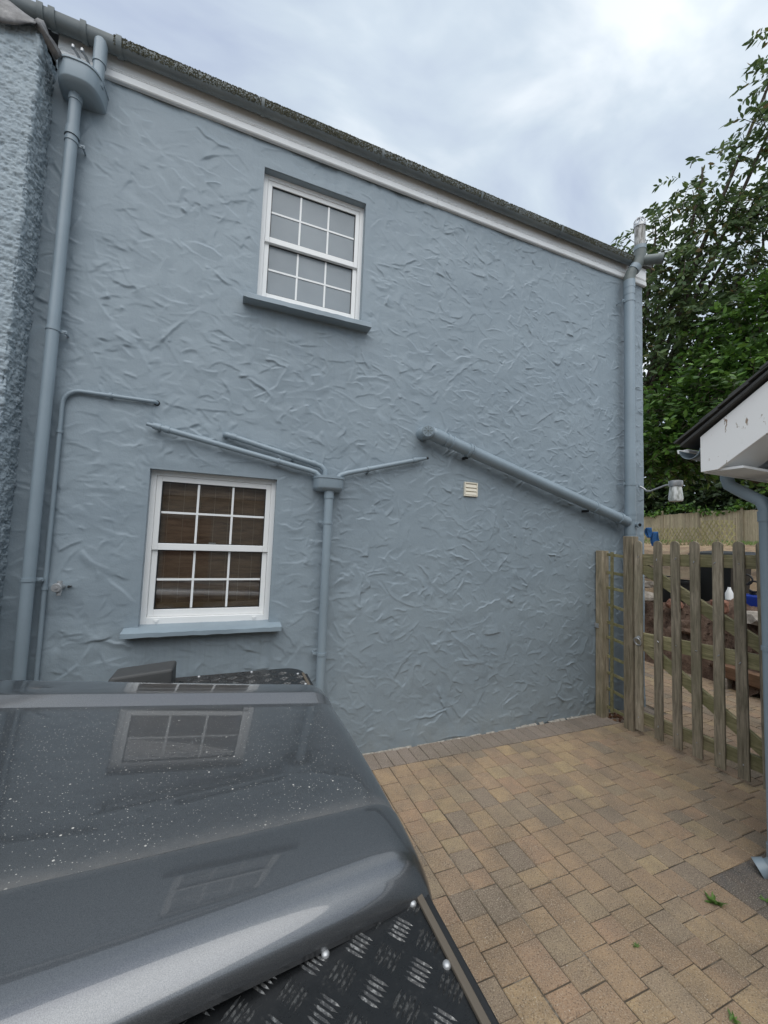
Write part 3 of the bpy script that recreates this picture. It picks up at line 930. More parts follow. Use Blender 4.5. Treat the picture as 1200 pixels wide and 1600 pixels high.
# ------------------------------------------------------------------ neighbouring wall on the left
nb = thing('neighbouring_house', 'rough painted end of the adjoining house projecting beside the tall downpipe', 'house', (-2.0, -0.22, 0))
def rough_grid(name, P, ua, va, nu, nv, amp, seed, parent, mat):
    rng = np.random.default_rng(seed)
    h = np.zeros((nu, nv))
    for k, a in ((1, .25), (3, 0.6), (7, 0.9), (16, 0.9)):
        t = rng.normal(0, 1, (nu + 2 * k, nv + 2 * k))
        c = np.cumsum(np.cumsum(np.pad(t, ((1, 0), (1, 0))), 0), 1)
        w = 2 * k + 1
        s_ = (c[w:, w:] - c[:-w, w:] - c[w:, :-w] + c[:-w, :-w]) / w
        h += s_[:nu, :nv] * a
    h = h / h.std() * amp
    u = np.linspace(0, 1, nu)[:, None, None]; v = np.linspace(0, 1, nv)[None, :, None]
    P = np.array(P); ua = np.array(ua); va = np.array(va)
    nrm = np.cross(ua, va); nrm = nrm / np.linalg.norm(nrm)
    V = P + u * ua + v * va + h[:, :, None] * nrm
    I, J = np.meshgrid(np.arange(nu - 1), np.arange(nv - 1), indexing='ij')
    F = np.stack([I * nv + J, (I + 1) * nv + J, (I + 1) * nv + J + 1, I * nv + J + 1], -1).reshape(-1, 4)
    return V, F
# one sheet: front face, turned round the corner into the return face
def corner_sheet():
    path = [(x, -0.22, 0, -1) for x in np.concatenate([np.linspace(-2.6, -1.72, 110), np.linspace(-1.715, -1.285, 92)])]
    for k in range(1, 6):
        a = (pi / 2) * k / 6
        path.append((-1.285 + 0.018 * sin(a), -0.202 - 0.018 * cos(a), sin(a), -cos(a)))
    for y in np.linspace(-0.2, 0.03, 48): path.append((-1.267, y, 1, 0))
    zz = np.linspace(-0.03, 5.6, 1150)
    rng = np.random.default_rng(3)
    nu, nv = len(path), len(zz)
    h = np.zeros((nu, nv))
    for k, a in ((1, .8), (3, 1.0), (8, 0.75), (20, 0.5)):
        t = rng.normal(0, 1, (nu + 2 * k, nv + 2 * k))
        c = np.cumsum(np.cumsum(np.pad(t, ((1, 0), (1, 0))), 0), 1)
        w = 2 * k + 1
        h += ((c[w:, w:] - c[:-w, w:] - c[w:, :-w] + c[:-w, :-w]) / w)[:nu, :nv] * a
    h = h / h.std() * 0.0026
    h = np.where(h > 0, h, h * 1.5)
    V = []
    for i, (x, y, a, b) in enumerate(path):
        amp = 1.0 if i < 202 else 1.5
        for j, z in enumerate(zz):
            top = 4.80 + max(0.0, (-1.27 - x)) * 0.55
            V.append((x + a * h[i, j] * amp, y + b * h[i, j] * amp, min(z, top)))
    F = [(i * nv + j, (i + 1) * nv + j, (i + 1) * nv + j + 1, i * nv + j + 1) for i in range(nu - 1) for j in range(nv - 1)]
    return V, F
V, F = corner_sheet()
MB().add(V, F).build('wall', M['rough'], nb, smooth=70)
# lead over the sloping top, dressed down the face with a wavy edge and a folded tail at the corner
vs = []; cols = 60
rows = 9
for i in range(cols + 1):
    x = -2.6 + (2.6 - 1.285) * i / cols
    zt = 4.86 + max(0.0, (-1.285 - x)) * 0.55
    wv = 0.016 * sin(x * 15 + 0.5) + 0.007 * sin(x * 43)
    fade = max(0.0, min(1.0, (-1.285 - x) / 0.16))
    for k in range(rows):
        f = k / (rows - 1)
        if f < 0.6:
            g_ = f / 0.6
            y = -0.262 + 0.045 * g_ ** 2 + 0.004 * sin(x * 30 + k)
            z = zt - (0.225 * (1 - g_) * (0.3 + 0.7 * fade)) + wv * (1 - g_) * fade
        else:
            g_ = (f - 0.6) / 0.4
            y = -0.217 + 0.5 * g_; z = zt + 0.018 * g_
        vs.append((x, y, z))
fs = [(i * rows + k, (i + 1) * rows + k, (i + 1) * rows + k + 1, i * rows + k + 1) for i in range(cols) for k in range(rows - 1)]
lead = MB().add(vs, fs).build('lead_flashing', M['lead'], nb, smooth=60)
sm = lead.modifiers.new('thick', 'SOLIDIFY'); sm.thickness = 0.005
tp = [(-1.29, -0.235, 4.845, 0.036), (-1.268, -0.24, 4.815, 0.028), (-1.247, -0.235, 4.785, 0.018), (-1.228, -0.22, 4.76, 0.026), (-1.205, -0.20, 4.735, 0.03), (-1.185, -0.18, 4.712, 0.022)]
vs = []
for (x, y, z, w) in tp:
    vs += [(x + w * 0.7, y + 0.01, z + w * 0.7), (x + w * 0.15, y - 0.012, z + w * 0.1), (x - w * 0.7, y, z - w * 0.7)]
fs = [(i * 3 + k, (i + 1) * 3 + k, (i + 1) * 3 + k + 1, i * 3 + k + 1) for i in range(len(tp) - 1) for k in range(2)]
tail = MB().add(vs, fs).build('lead_tail', M['lead'], nb, smooth=50)
tail.modifiers.new('thick', 'SOLIDIFY').thickness = 0.006
mb = MB()
mb.prism([(-2.6, 4.86 + 1.33 * 0.52), (-1.27, 4.86), (-1.27, 4.80), (-2.6, 4.8 + 1.33 * 0.52)], 'y', -0.1, 4.0)
mb.build('roof', M['slate'], nb)

# ------------------------------------------------------------------ pipes on the wall
def bracket(parent, x, y, z, r, side=1, h=0.022):
    mb = MB().tube([(x, y, z - h / 2), (x, y, z + h / 2)], r + 0.0045, 20)
    mb.box((x + side * r, y + 0.012, z - h / 2), (x + side * (r + 0.034), y + 0.02, z + h / 2))
    mb.tube([(x + side * (r + 0.022), y + 0.005, z), (x + side * (r + 0.022), -0.002, z)], 0.006, 8)
    return mb.build('bracket', M['pipe'], parent, smooth=40)
def collar(parent, pts, r, name='socket'):
    return MB().tube(pts, r, 22).build(name, M['pipe'], parent, smooth=40)
def d_hopper(x0, x1, z0, z1, depth, y0=-0.004, bulge=0.0, lip=0.014):
    """rainwater head: D-shaped in plan, lip round the top, underside dished"""
    mb = MB()
    def ring(z, s, dy=0.0):
        xc, hw = (x0 + x1) / 2, (x1 - x0) / 2 * s
        dd = depth * s
        out = [(xc - hw, y0, z)]
        N = 22
        for k in range(N + 1):
            t = pi * k / N
            cx = -cos(t); cy = sin(t)
            px = math.copysign(abs(cx) ** 0.62, cx); py = cy ** 0.75
            out.append((xc + px * hw, y0 - 0.012 - py * (dd - 0.012), z))
        out.append((xc + hw, y0, z))
        return out
    levels = [(z0, 0.55), (z0 + 0.006, 0.80), (z0 + 0.022, 0.93), (z0 + 0.03, 0.945), (z1 - lip, 0.965), (z1 - lip + 0.001, 1.0), (z1, 1.0), (z1, 0.95), (z1 - 0.02, 0.93)]
    R = [ring(z, s) for z, s in levels]
    n_ = len(R[0])
    vs = [p for r_ in R for p in r_]
    fs = [(i * n_ + k, i * n_ + (k + 1) % n_, (i + 1) * n_ + (k + 1) % n_, (i + 1) * n_ + k) for i in range(len(R) - 1) for k in range(n_)]
    fs.append(tuple(range(n_))); fs.append(tuple((len(R) - 1) * n_ + k for k in range(n_))[::-1])
    return mb.add(vs, fs)

# tall downpipe by the corner
dp = thing('downpipe', 'tall grey downpipe with rainwater head beside the projecting rough wall', 'downpipe', (-1.125, -0.075, 0))
PX, PY = -1.123, -0.078
MB().tube([(PX, PY, 0.0), (PX, PY, 4.62)], 0.034, 24).build('pipe', M['pipe'], dp, smooth=40)
for zz in (4.585, 4.34): collar(dp, [(PX, PY, zz - 0.03), (PX, PY, zz + 0.03)], 0.0385)
MB().tube([(PX, PY, 4.31), (PX, PY, 4.36)], 0.0405, 24).build('socket', M['pipe'], dp, smooth=40)
for zz in (3.0, 1.42, 4.28): bracket(dp, PX, PY, zz, 0.034)
d_hopper(-1.225, -0.965, 4.60, 4.745, 0.20).build('rainwater_head', M['pipe'], dp, smooth=45)
oy = GYc - 0.012
MB().tube([(-1.005, oy, 5.03), (-1.005, oy, 4.70)], 0.034, 22).build('outlet_pipe', M['pipe'], dp, smooth=40)
collar(dp, [(-1.005, oy, 4.86), (-1.005, oy, 5.02)], 0.039)
for xx in (-1.13, -1.08):
    MB().tube([(xx, -0.03, 4.90), (xx - 0.012, -0.06, 4.915), (xx - 0.03, -0.085, 4.93)], 0.009, 8).tube([(xx - 0.03, -0.085, 4.921), (xx - 0.03, -0.085, 4.939)], 0.012, 10).build('fixing_hook', M['galv'], dp, smooth=40)

# thin water pipe with tap
wp = thing('water_pipe', 'thin painted water pipe bending right above the garden tap', 'pipe', (-1.057, -0.03, 0))
pts = [(-1.058, -0.024, 0.0), (-1.058, -0.024, 2.545)]
for k in range(1, 9):
    a = (pi / 2) * k / 8
    pts.append((-1.058 + 0.095 * (1 - cos(a)), -0.024, 2.545 + 0.095 * sin(a)))
pts += [(-0.56, -0.024, 2.64), (-0.54, -0.02, 2.641), (-0.532, -0.008, 2.641), (-0.531, 0.03, 2.641)]
MB().tube(pts, 0.0135, 14).build('pipe', M['pipe'], wp, smooth=50)
for (xx, zz, vert) in ((-1.058, 2.36, 1), (-1.058, 1.36, 1), (-0.80, 2.64, 0)):
    mb = MB()
    if vert: mb.tube([(xx, -0.024, zz - 0.009), (xx, -0.024, zz + 0.009)], 0.018, 14).box((xx - 0.01, -0.02, zz - 0.008), (xx + 0.01, 0.004, zz + 0.008))
    else: mb.tube([(xx - 0.009, -0.024, zz), (xx + 0.009, -0.024, zz)], 0.018, 14).box((xx - 0.008, -0.02, zz - 0.01), (xx + 0.008, 0.004, zz + 0.01))
    mb.build('pipe_clip', M['pipe'], wp, smooth=40)
MB().tube([(-0.531, -0.001, 2.641), (-0.531, 0.004, 2.641)], 0.019, 14).build('wall_hole', M['gap'], wp)

tap = thing('garden_tap', 'small grey metal outdoor tap on the render beside the thin pipe', 'tap', (-0.975, 0, 1.37))
tx, tz = -0.982, 1.368
MB().tube([(tx + 0.012, 0.004, tz), (tx + 0.012, -0.05, tz)], 0.013, 12).tube([(tx + 0.012, -0.003, tz), (tx + 0.012, 0.003, tz)], 0.024, 14).build('inlet', M['galv'], tap, smooth=40)
MB().tube([(tx + 0.008, -0.052, tz + 0.04), (tx + 0.008, -0.052, tz - 0.02), (tx + 0.008, -0.057, tz - 0.05)], [0.014, 0.016, 0.0115], 12).build('spout', M['galv'], tap, smooth=40)
MB().tube([(tx, -0.066, tz), (tx, -0.075, tz), (tx, -0.084, tz)], [0.026, 0.029, 0.024], 18).tube([(tx, -0.05, tz), (tx, -0.09, tz)], 0.008, 8).build('handle', M['galv'], tap, smooth=40)
MB().tube([(tx + 0.04, -0.012, tz + 0.0), (tx + 0.062, -0.018, tz + 0.004)], [0.008, 0.003], 8).build('isolator', M['blackplastic'], tap, smooth=40)

# hopper with three waste pipes
hp = thing('waste_downpipe', 'grey downpipe with small hopper head to the right of the lower window', 'downpipe', (0.711, -0.07, 0))
HX = 0.7115; HY = -0.078
d_hopper(0.586, 0.836, 2.105, 2.222, 0.15, lip=0.02).build('hopper_head', M['pipe'], hp, smooth=45)
MB().tube([(HX, HY, 0.0), (HX, HY, 2.13)], 0.034, 24).build('pipe', M['pipe'], hp, smooth=40)
collar(hp, [(HX, HY, 2.05), (HX, HY, 2.11)], 0.0385)
bracket(hp, HX, HY, 1.86, 0.034, -1); bracket(hp, HX, HY, 0.85, 0.034, -1)

def waste(pts, label, clips, grp='waste pipes draining into the hopper'):
    t = thing('waste_pipe', label, 'pipe', pts[0], grp)
    MB().tube(pts, 0.0205, 18).build('pipe', M['pipe'], t, smooth=45)
    P = [Vector(p) for p in pts]
    a, b = P[clips[0]], P[clips[0] + 1]
    for f in clips[1]:
        p = a.lerp(b, f); d = (b - a).normalized()
        MB().tube([p - d * 0.016, p + d * 0.016], 0.0245, 18).build('coupling', M['pipe'], t, smooth=40)
    for f in clips[2]:
        p = a.lerp(b, f); d = (b - a).normalized()
        MB().tube([p - d * 0.008, p + d * 0.008], 0.025, 14).box((p.x - 0.009, p.y, p.z - 0.03), (p.x + 0.009, 0.004, p.z - 0.012)).build('pipe_clip', M['pipe'], t, smooth=40)
    return t, a, b
t, a, b = waste([(-0.535, -0.055, 2.465), (0.55, -0.058, 2.262), (0.60, -0.066, 2.248), (0.645, -0.07, 2.205)], 'longest painted waste pipe sloping right above the lower window', (0, (0.03, 0.08), (0.78,)))
MB().tube([(-0.572, -0.053, 2.472), (-0.53, -0.054, 2.464)], 0.0125, 14).build('overflow_stub', M['pipe'], t, smooth=40)
MB().tube([(-0.5735, -0.053, 2.4722), (-0.5725, -0.053, 2.472)], 0.0095, 12).build('stub_hole', M['gap'], t)
MB().tube([(-0.52, -0.05, 2.462), (-0.50, 0.004, 2.452)], 0.012, 12).build('wall_stub', M['pipe'], t, smooth=40)
t, a, b = waste([(-0.07, 0.01, 2.468), (-0.072, -0.03, 2.468), (-0.062, -0.045, 2.466), (-0.03, -0.047, 2.458), (0.60, -0.047, 2.318), (0.645, -0.05, 2.305), (0.672, -0.055, 2.275), (0.676, -0.056, 2.23)], 'shorter painted waste pipe running just above the longest one into the hopper', (3, (0.02, 0.97), (0.72,)))
t, a, b = waste([(1.50, -0.05, 2.452), (0.86, -0.055, 2.27), (0.80, -0.06, 2.245), (0.775, -0.062, 2.205)], 'painted waste pipe rising to the right from the hopper', (0, (0.06,), (0.72,)))
MB().tube([(1.50, -0.05, 2.452), (1.575, -0.049, 2.472)], [0.0205, 0.013], 14).build('reducer', M['pipe'], t, smooth=40)
MB().tube([(1.57, -0.049, 2.471), (1.594, -0.048, 2.477)], 0.0125, 12).build('overflow_stub', M['blackplastic'], t, smooth=40)

# soil stack
ss = thing('soil_stack', 'thick grey soil vent stack standing at the right corner of the house', 'pipe', (4.07, -0.1, 0))
SX, SY = 4.078, -0.098
MB().tube([(SX, SY, 0.0), (SX, SY, 4.74)], 0.055, 28).build('pipe', M['pipe'], ss, smooth=40)
for z0, z1, r in ((4.70, 4.79, 0.0605), (4.62, 4.70, 0.058), (2.11, 2.15, 0.062), (2.055, 2.11, 0.0585), (1.90, 1.965, 0.061), (1.85, 1.90, 0.0585)):
    collar(ss, [(SX, SY, z0), (SX, SY, z1)], r)
top = [(SX, SY, 4.76), (SX, SY, 4.83), (SX + 0.02, SY - 0.012, 4.89), (SX + 0.075, SY - 0.055, 4.99), (SX + 0.09, SY - 0.065, 5.06), (SX + 0.09, SY - 0.065, 5.16)]
MB().tube(top, [0.0585, 0.0585, 0.058, 0.058, 0.061, 0.061], 24).build('offset_bend', M['oldpipe'], ss, smooth=50)
collar(ss, [(SX + 0.035, SY - 0.024, 4.915), (SX + 0.06, SY - 0.043, 4.96)], 0.0635)
TX, TY = SX + 0.09, SY - 0.065
collar(ss, [(TX, TY, 5.14), (TX, TY, 5.185)], 0.064)
MB().tube([(TX, TY, 5.18), (TX, TY, 5.43)], 0.055, 24).build('vent_pipe', M['stained'], ss, smooth=40)
mb = MB().tube([(TX, TY, 5.42), (TX, TY, 5.45)], 0.061, 20)
for k in range(8):
    a = 2 * pi * k / 8
    mb.tube([(TX + 0.058 * cos(a), TY + 0.058 * sin(a), 5.44), (TX + 0.056 * cos(a), TY + 0.056 * sin(a), 5.49), (TX + 0.04 * cos(a), TY + 0.04 * sin(a), 5.525), (TX, TY, 5.54)], 0.005, 6)
mb.tube([(TX + 0.054 * cos(t), TY + 0.054 * sin(t), 5.495) for t in np.linspace(0, 2 * pi, 20)], 0.004, 5)
mb.build('wire_cage', M['galv'], ss, smooth=40)
MB().tube([(TX, TY + 0.01, 5.03), (TX + 0.075, TY - 0.07, 5.01), (TX + 0.15, TY - 0.15, 4.995)], 0.053, 20).build('side_branch', M['oldpipe'], ss, smooth=45)
MB().tube([(TX + 0.125, TY - 0.123, 5.0), (TX + 0.155, TY - 0.155, 4.994)], 0.058, 22).build('socket', M['oldpipe'], ss, smooth=40)
MB().tube([(TX + 0.1555, TY - 0.1555, 4.994), (TX + 0.1565, TY - 0.1565, 4.994)], 0.05, 20).build('open_end', M['gap'], ss)
for zz in (4.55, 2.45): bracket(ss, SX, SY, zz, 0.055, -1, 0.03)
MB().tube([(SX + 0.035, SY - 0.02, 2.0), (SX + 0.012, SY - 0.095, 2.0)], 0.024, 18).tube([(SX + 0.018, SY - 0.075, 2.0), (SX + 0.01, SY - 0.1, 2.0)], 0.03, 20).build('boss', M['pipe'], ss, smooth=40)
MB().tube([(SX + 0.0098, SY - 0.1005, 2.0), (SX + 0.0095, SY - 0.1015, 2.0)], 0.018, 16).build('boss_hole', M['gap'], ss)

# sloping branch
sb = thing('branch_pipe', 'thick grey pipe sloping down right to the soil stack', 'pipe', (1.55, -0.09, 2.7))
A = Vector((1.60, -0.09, 2.688)); B = Vector((4.03, -0.095, 2.035)); d = (B - A).normalized()
MB().tube([A, B], 0.055, 26).build('pipe', M['pipe'], sb, smooth=40)
MB().tube([A + Vector((0.06, 0, -0.016)), A, A + Vector((-0.035, 0.012, 0.004)), A + Vector((-0.05, 0.05, 0.006)), A + Vector((-0.05, 0.10, 0.006))], 0.059, 24).build('elbow', M['pipe'], sb, smooth=50)
for f, w, r in ((0.075, 0.05, 0.0605), (0.16, 0.014, 0.063), (0.215, 0.01, 0.0615), (0.40, 0.012, 0.0635), (0.43, 0.006, 0.061), (2.02, 0.012, 0.061), (2.40, 0.02, 0.063)):
    p = A + d * f
    MB().tube([p - d * w, p + d * w], r, 26).build('coupling', M['pipe'], sb, smooth=40)
for f in (0.40, 1.95):
    p = A + d * f
    MB().box((p.x - 0.01, p.y + 0.02, p.z - 0.075), (p.x + 0.01, 0.004, p.z - 0.05)).tube([(p.x, p.y + 0.02, p.z - 0.062), (p.x, -0.0, p.z - 0.066)], 0.008, 8).build('pipe_clip', M['blackplastic'], sb)
# access cap with an eight-point star facing the viewer
cdir = Vector((-0.45, -0.9, -0.06)).normalized()
p0 = A + Vector((-0.045, -0.02, 0.004))
cap = MB().tube([p0, p0 + cdir * 0.042], 0.055, 24).tube([p0 + cdir * 0.042, p0 + cdir * 0.05], [0.052, 0.048], 24).build('access_cap', M['pipe'], sb, smooth=40)
mb = MB()
px_ = cdir.cross(Vector((0, 0, 1))).normalized(); pz_ = px_.cross(cdir).normalized()
for k in range(8):
    a = 2 * pi * k / 8
    q = p0 + cdir * 0.051
    v_ = px_ * cos(a) + pz_ * sin(a)
    mb.bar(q + v_ * 0.016, q + v_ * 0.040, 0.004, 0.0045, cdir)
mb.tube([p0 + cdir * 0.048, p0 + cdir * 0.055], 0.009, 10).build('cap_star', M['oldpipe'], cap)

# air vent
av = thing('air_vent', 'small square cream plastic louvre vent on the grey render', 'vent', (2.07, 0, 2.17))
vx0, vx1, vz0, vz1 = 2.0, 2.146, 2.172, 2.306
mb = MB(); fwv = 0.015
mb.box((vx0, -0.02, vz0), (vx0 + fwv, 0.004, vz1)); mb.box((vx1 - fwv, -0.02, vz0), (vx1, 0.004, vz1))
mb.box((vx0 + fwv, -0.02, vz0), (vx1 - fwv, 0.004, vz0 + fwv)); mb.box((vx0 + fwv, -0.02, vz1 - fwv), (vx1 - fwv, 0.004, vz1))
mb.build('frame', M['cream'], av, bevel=0.005, seg=3)
MB().box((vx0 + .006, -0.003, vz0 + .006), (vx1 - .006, 0.003, vz1 - .006)).build('backing', M['seal'], av)
for k in range(3):
    za = vz0 + fwv + 0.001 + k * 0.0335
    MB().add([(vx0 + fwv, -0.022, za), (vx1 - fwv, -0.022, za), (vx1 - fwv, -0.010, za + 0.0345), (vx0 + fwv, -0.010, za + 0.0345), (vx0 + fwv, -0.004, za), (vx1 - fwv, -0.004, za), (vx1 - fwv, -0.004, za + 0.0345), (vx0 + fwv, -0.004, za + 0.0345)],
             [(0, 1, 2, 3), (4, 7, 6, 5), (0, 4, 5, 1), (1, 5, 6, 2), (2, 6, 7, 3), (3, 7, 4, 0)]).build('slat', M['cream'], av, bevel=0.003)

# corner lamp on an arm
lp = thing('wall_lamp', 'white glass jar lamp on a bent arm at the house corner', 'lamp', (4.39, -0.37, 2.3))
MB().tube([(4.36, 0.004, 2.47), (4.37, -0.05, 2.43), (4.395, -0.06, 2.405), (4.40, -0.10, 2.40), (4.40, -0.26, 2.445), (4.40, -0.31, 2.45)], 0.0095, 10).build('arm', M['galv'], lp, smooth=50)
MB().tube([(4.365, 0.004, 2.468), (4.366, -0.012, 2.466)], 0.03, 14).build('wall_plate', M['pipe'], lp, smooth=40)
ly = -0.372
MB().tube([(4.40, ly, 2.485), (4.40, ly, 2.48), (4.40, ly, 2.43), (4.40, ly, 2.42)], [0.05, 0.064, 0.064, 0.058], 22).build('lamp_cap', M['galv'], lp, smooth=40)
MB().tube([(4.40, ly, 2.42), (4.40, ly, 2.40), (4.40, ly, 2.29), (4.40, ly, 2.265), (4.40, ly, 2.26)], [0.052, 0.055, 0.067, 0.06, 0.03], 22).build('glass_jar', M['lampglass'], lp, smooth=50)

# ------------------------------------------------------------------ gate, posts, trellis
def post(x0, y0, y1, h, label, w=0.095):
    o = MB().box((x0, y1, -0.02), (x0 + w, y0, h)).build('gate_post', M['post'], bevel=0.004)
    off = Vector((x0 + w / 2, (y0 + y1) / 2, 0))
    o.data.transform(Matrix.Translation(-off)); o.location = off
    return set_props(o, label, 'post', 'timber posts by the gate')
p1 = post(3.665, -0.008, -0.09, 1.71, 'short weathered timber post standing tight against the grey wall')
p2 = post(3.69, -0.305, -0.40, 1.865, 'taller weathered timber post beside the gate latch')
p3 = post(3.70, -1.56, -1.655, 1.86, 'timber hinge post of the gate behind the outbuilding downpipe')
br_ = MB().box((3.655, -0.004, 0.90), (3.6645, -0.05, 0.945)).build('fixing_plate', M['galv'], p1)
tr = thing('trellis', 'narrow green-stained trellis panel between the two timber posts', 'trellis', (3.72, -0.2, 0))
for k in range(10):
    z0 = 0.1 + k * 0.172 + random.uniform(-0.012, 0.012)
    MB().bar((3.733, -0.092, z0 + random.uniform(0.0, 0.02)), (3.733, -0.305, z0 - random.uniform(0.0, 0.02)), 0.03, 0.010).build('batten', M['trellis'], tr, bevel=0.002)
MB().bar((3.722, -0.152, 0.07), (3.722, -0.158, 1.70), 0.033, 0.011, (0, 1, 0)).build('upright', M['trellis'], tr, bevel=0.002)

gate = thing('garden_gate', 'weathered wooden picket gate with round-topped pales and diagonal braces', 'gate', (3.71, -1.5, 0))
def picket_mesh(w, h, t):
    pts = [(-w / 2, 0), (w / 2, 0)]
    for k in range(0, 11):
        a = pi * k / 10
        pts.append((w / 2 * cos(a), h - w / 2 + w / 2 * sin(a) * 0.9))
    return MB().prism(pts, 'x', 0, t).mesh('picket')
pk = picket_mesh(0.074, 1.79, 0.02)
pk.materials.append(M['picket'])
for k, yc in enumerate((-0.452, -0.632, -0.792, -0.947, -1.107, -1.262, -1.415, -1.535)):
    o = place('picket', pk, None, gate, loc=Vector((3.70, yc, 0.036 + 0.002 * k)) - gate.location, bevel=0.003)
    o.rotation_euler = (random.gauss(0, 0.003), 0, 0)
    for zz in (1.66, 0.92, 0.17):
        if random.random() < 0.8:
            MB().tube([(3.6985, yc + random.uniform(-.015, .015), zz), (3.7005, yc, zz)], 0.0045, 8).build('nail', M['galv'], o) if False else None
for z0, z1, w in ((1.64, 1.675, 0.105), (0.885, 0.928, 0.115), (0.148, 0.19, 0.105)):
    MB().bar((3.744, -0.42, z0), (3.744, -1.56, z1 + 0.012), w, 0.042).build('rail', M['rail'], gate, bevel=0.003)
MB().bar((3.743, -0.47, 1.565), (3.743, -1.53, 0.965), 0.098, 0.036).build('brace', M['rail'], gate, bevel=0.003)
MB().bar((3.743, -0.45, 0.855), (3.743, -1.53, 0.21), 0.098, 0.036).build('brace', M['rail'], gate, bevel=0.003)
mb = MB().tube([(3.683 - 0.012 * cos(t), -0.455 + 0.032 * sin(t), 0.862 + 0.034 * cos(t)) for t in np.linspace(0, 2 * pi, 25)], 0.0058, 8)
mb.tube([(3.70, -0.455, 0.895), (3.672, -0.455, 0.897)], 0.010, 12)
mb.tube([(3.7, -0.455, 0.895), (3.697, -0.455, 0.895)], 0.02, 18).build('ring_latch', M['galv'], gate, smooth=40)
screws = MB()
for yc in (-0.452, -0.632, -0.792, -0.947, -1.107, -1.262, -1.415):
    for zz in (1.66, 0.91, 0.16):
        screws.tube([(3.6975, yc + random.uniform(-.015, .015), zz + random.uniform(-.02, .02)), (3.7005, yc, zz)], 0.004, 7)
screws.build('screws', M['galv'], gate, kind='stuff')

# ------------------------------------------------------------------ outbuilding on the right
ob = thing('outbuilding', 'low grey outbuilding with peeling white bargeboard and slate roof at right', 'outbuilding', (3.6, -3.0, 0))
OX = 2.5
slope = 0.70
ye, ze = -1.69, 2.20          # foot of the bargeboard
yr = -3.55                    # ridge
def zt_(y): return 2.405 + (ye - y) * slope
def zb_(y): return 2.20 + (-1.775 - y) * slope
mb = MB()
poly = [(ye, ze), (-1.775, 2.203), (yr, zb_(yr)), (yr, zt_(yr)), (ye, zt_(ye))]
mb.prism(poly, 'x', OX, OX + 0.022)
mb.build('bargeboard', M['peel'], ob, bevel=0.002)
poly2 = [(2 * yr - y, z) for y, z in poly]
MB().prism(poly2, 'x', OX, OX + 0.022).build('bargeboard', M['peel'], ob, bevel=0.002)
# sloping soffit under the verge, level soffit and fascia along the eaves
MB().add([(OX + 0.022, -1.78, 2.215), (2.80, -1.78, 2.215), (2.80, yr, zb_(yr) + 0.012), (OX + 0.022, yr, zb_(yr) + 0.012)], [(0, 1, 2, 3)]).build('verge_soffit', M['upvc'], ob)
MB().box((OX + 0.024, -1.88, 2.199), (6.2, -1.712, 2.212)).build('eaves_soffit', M['fascia'], ob)
MB().box((OX + 0.024, -1.711, 2.196), (6.2, -1.692, 2.40)).build('fascia_board', M['fascia'], ob)
MB().box((2.78, yr, 0.0), (6.2, -1.87, 2.195)).box((2.78, 2 * yr + 1.87, 0.0), (6.2, yr - .001, 2.195)).prism([(-1.88, 2.196), (yr, zb_(yr)), (2 * yr + 1.88, 2.196)], 'x', 2.78, 6.2).build('wall', M['wall'], ob)
# slates in courses, each a real piece at the verge
rf = MB().prism([(-1.60, 2.362), (yr, zt_(yr) + 0.02), (2 * yr + 1.60, 2.362), (2 * yr + 1.60, 2.378), (yr, zt_(yr) + 0.036), (-1.60, 2.378)], 'x', OX - 0.03, 6.25).build('roof', M['slate'], ob)
ua = Vector((0, -1, slope)).normalized(); nn = Vector((0, slope, 1)).normalized()
course = 0.17
me_s = None
kk = 0
for c in range(12):
    base = Vector((0, -1.585, 2.372)) + ua * (c * course)
    ncols = 15
    for j in range(ncols):
        xa = OX - 0.045 + j * 0.252 - (0.125 if c % 2 else 0)
        xa2 = max(xa, OX - 0.045); xb = xa + 0.248
        if j > 1: continue
        vs = []
        tl = ua * (course + 0.1)
        jit = random.uniform(-0.006, 0.006)
        for p in (base + nn * 0.016, base + tl + nn * 0.004):
            for xx in (xa2 + jit, xb):
                vs += [Vector((xx, p.y, p.z)), Vector((xx, p.y, p.z)) + nn * 0.011]
        MB().add(vs, [(0, 2, 3, 1), (4, 5, 7, 6), (1, 3, 7, 5), (0, 4, 6, 2), (0, 1, 5, 4), (2, 6, 7, 3)]).build('slate', M['slate'], rf, fix=True)
mb = MB()
for c in range(12):
    base = Vector((0, -1.585, 2.372)) + ua * (c * course)
    for j in range(2, 15):
        xa = OX - 0.045 + j * 0.252 - (0.125 if c % 2 else 0); xb = xa + 0.248
        vs = []
        tl = ua * (course + 0.1)
        for p in (base + nn * 0.016, base + tl + nn * 0.004):
            for xx in (xa, xb): vs += [Vector((xx, p.y, p.z)), Vector((xx, p.y, p.z)) + nn * 0.011]
        mb.add(vs, [(0, 2, 3, 1), (4, 5, 7, 6), (1, 3, 7, 5), (0, 4, 6, 2), (0, 1, 5, 4), (2, 6, 7, 3)])
mb.build('slates', M['slate'], rf, fix=True, kind='stuff')
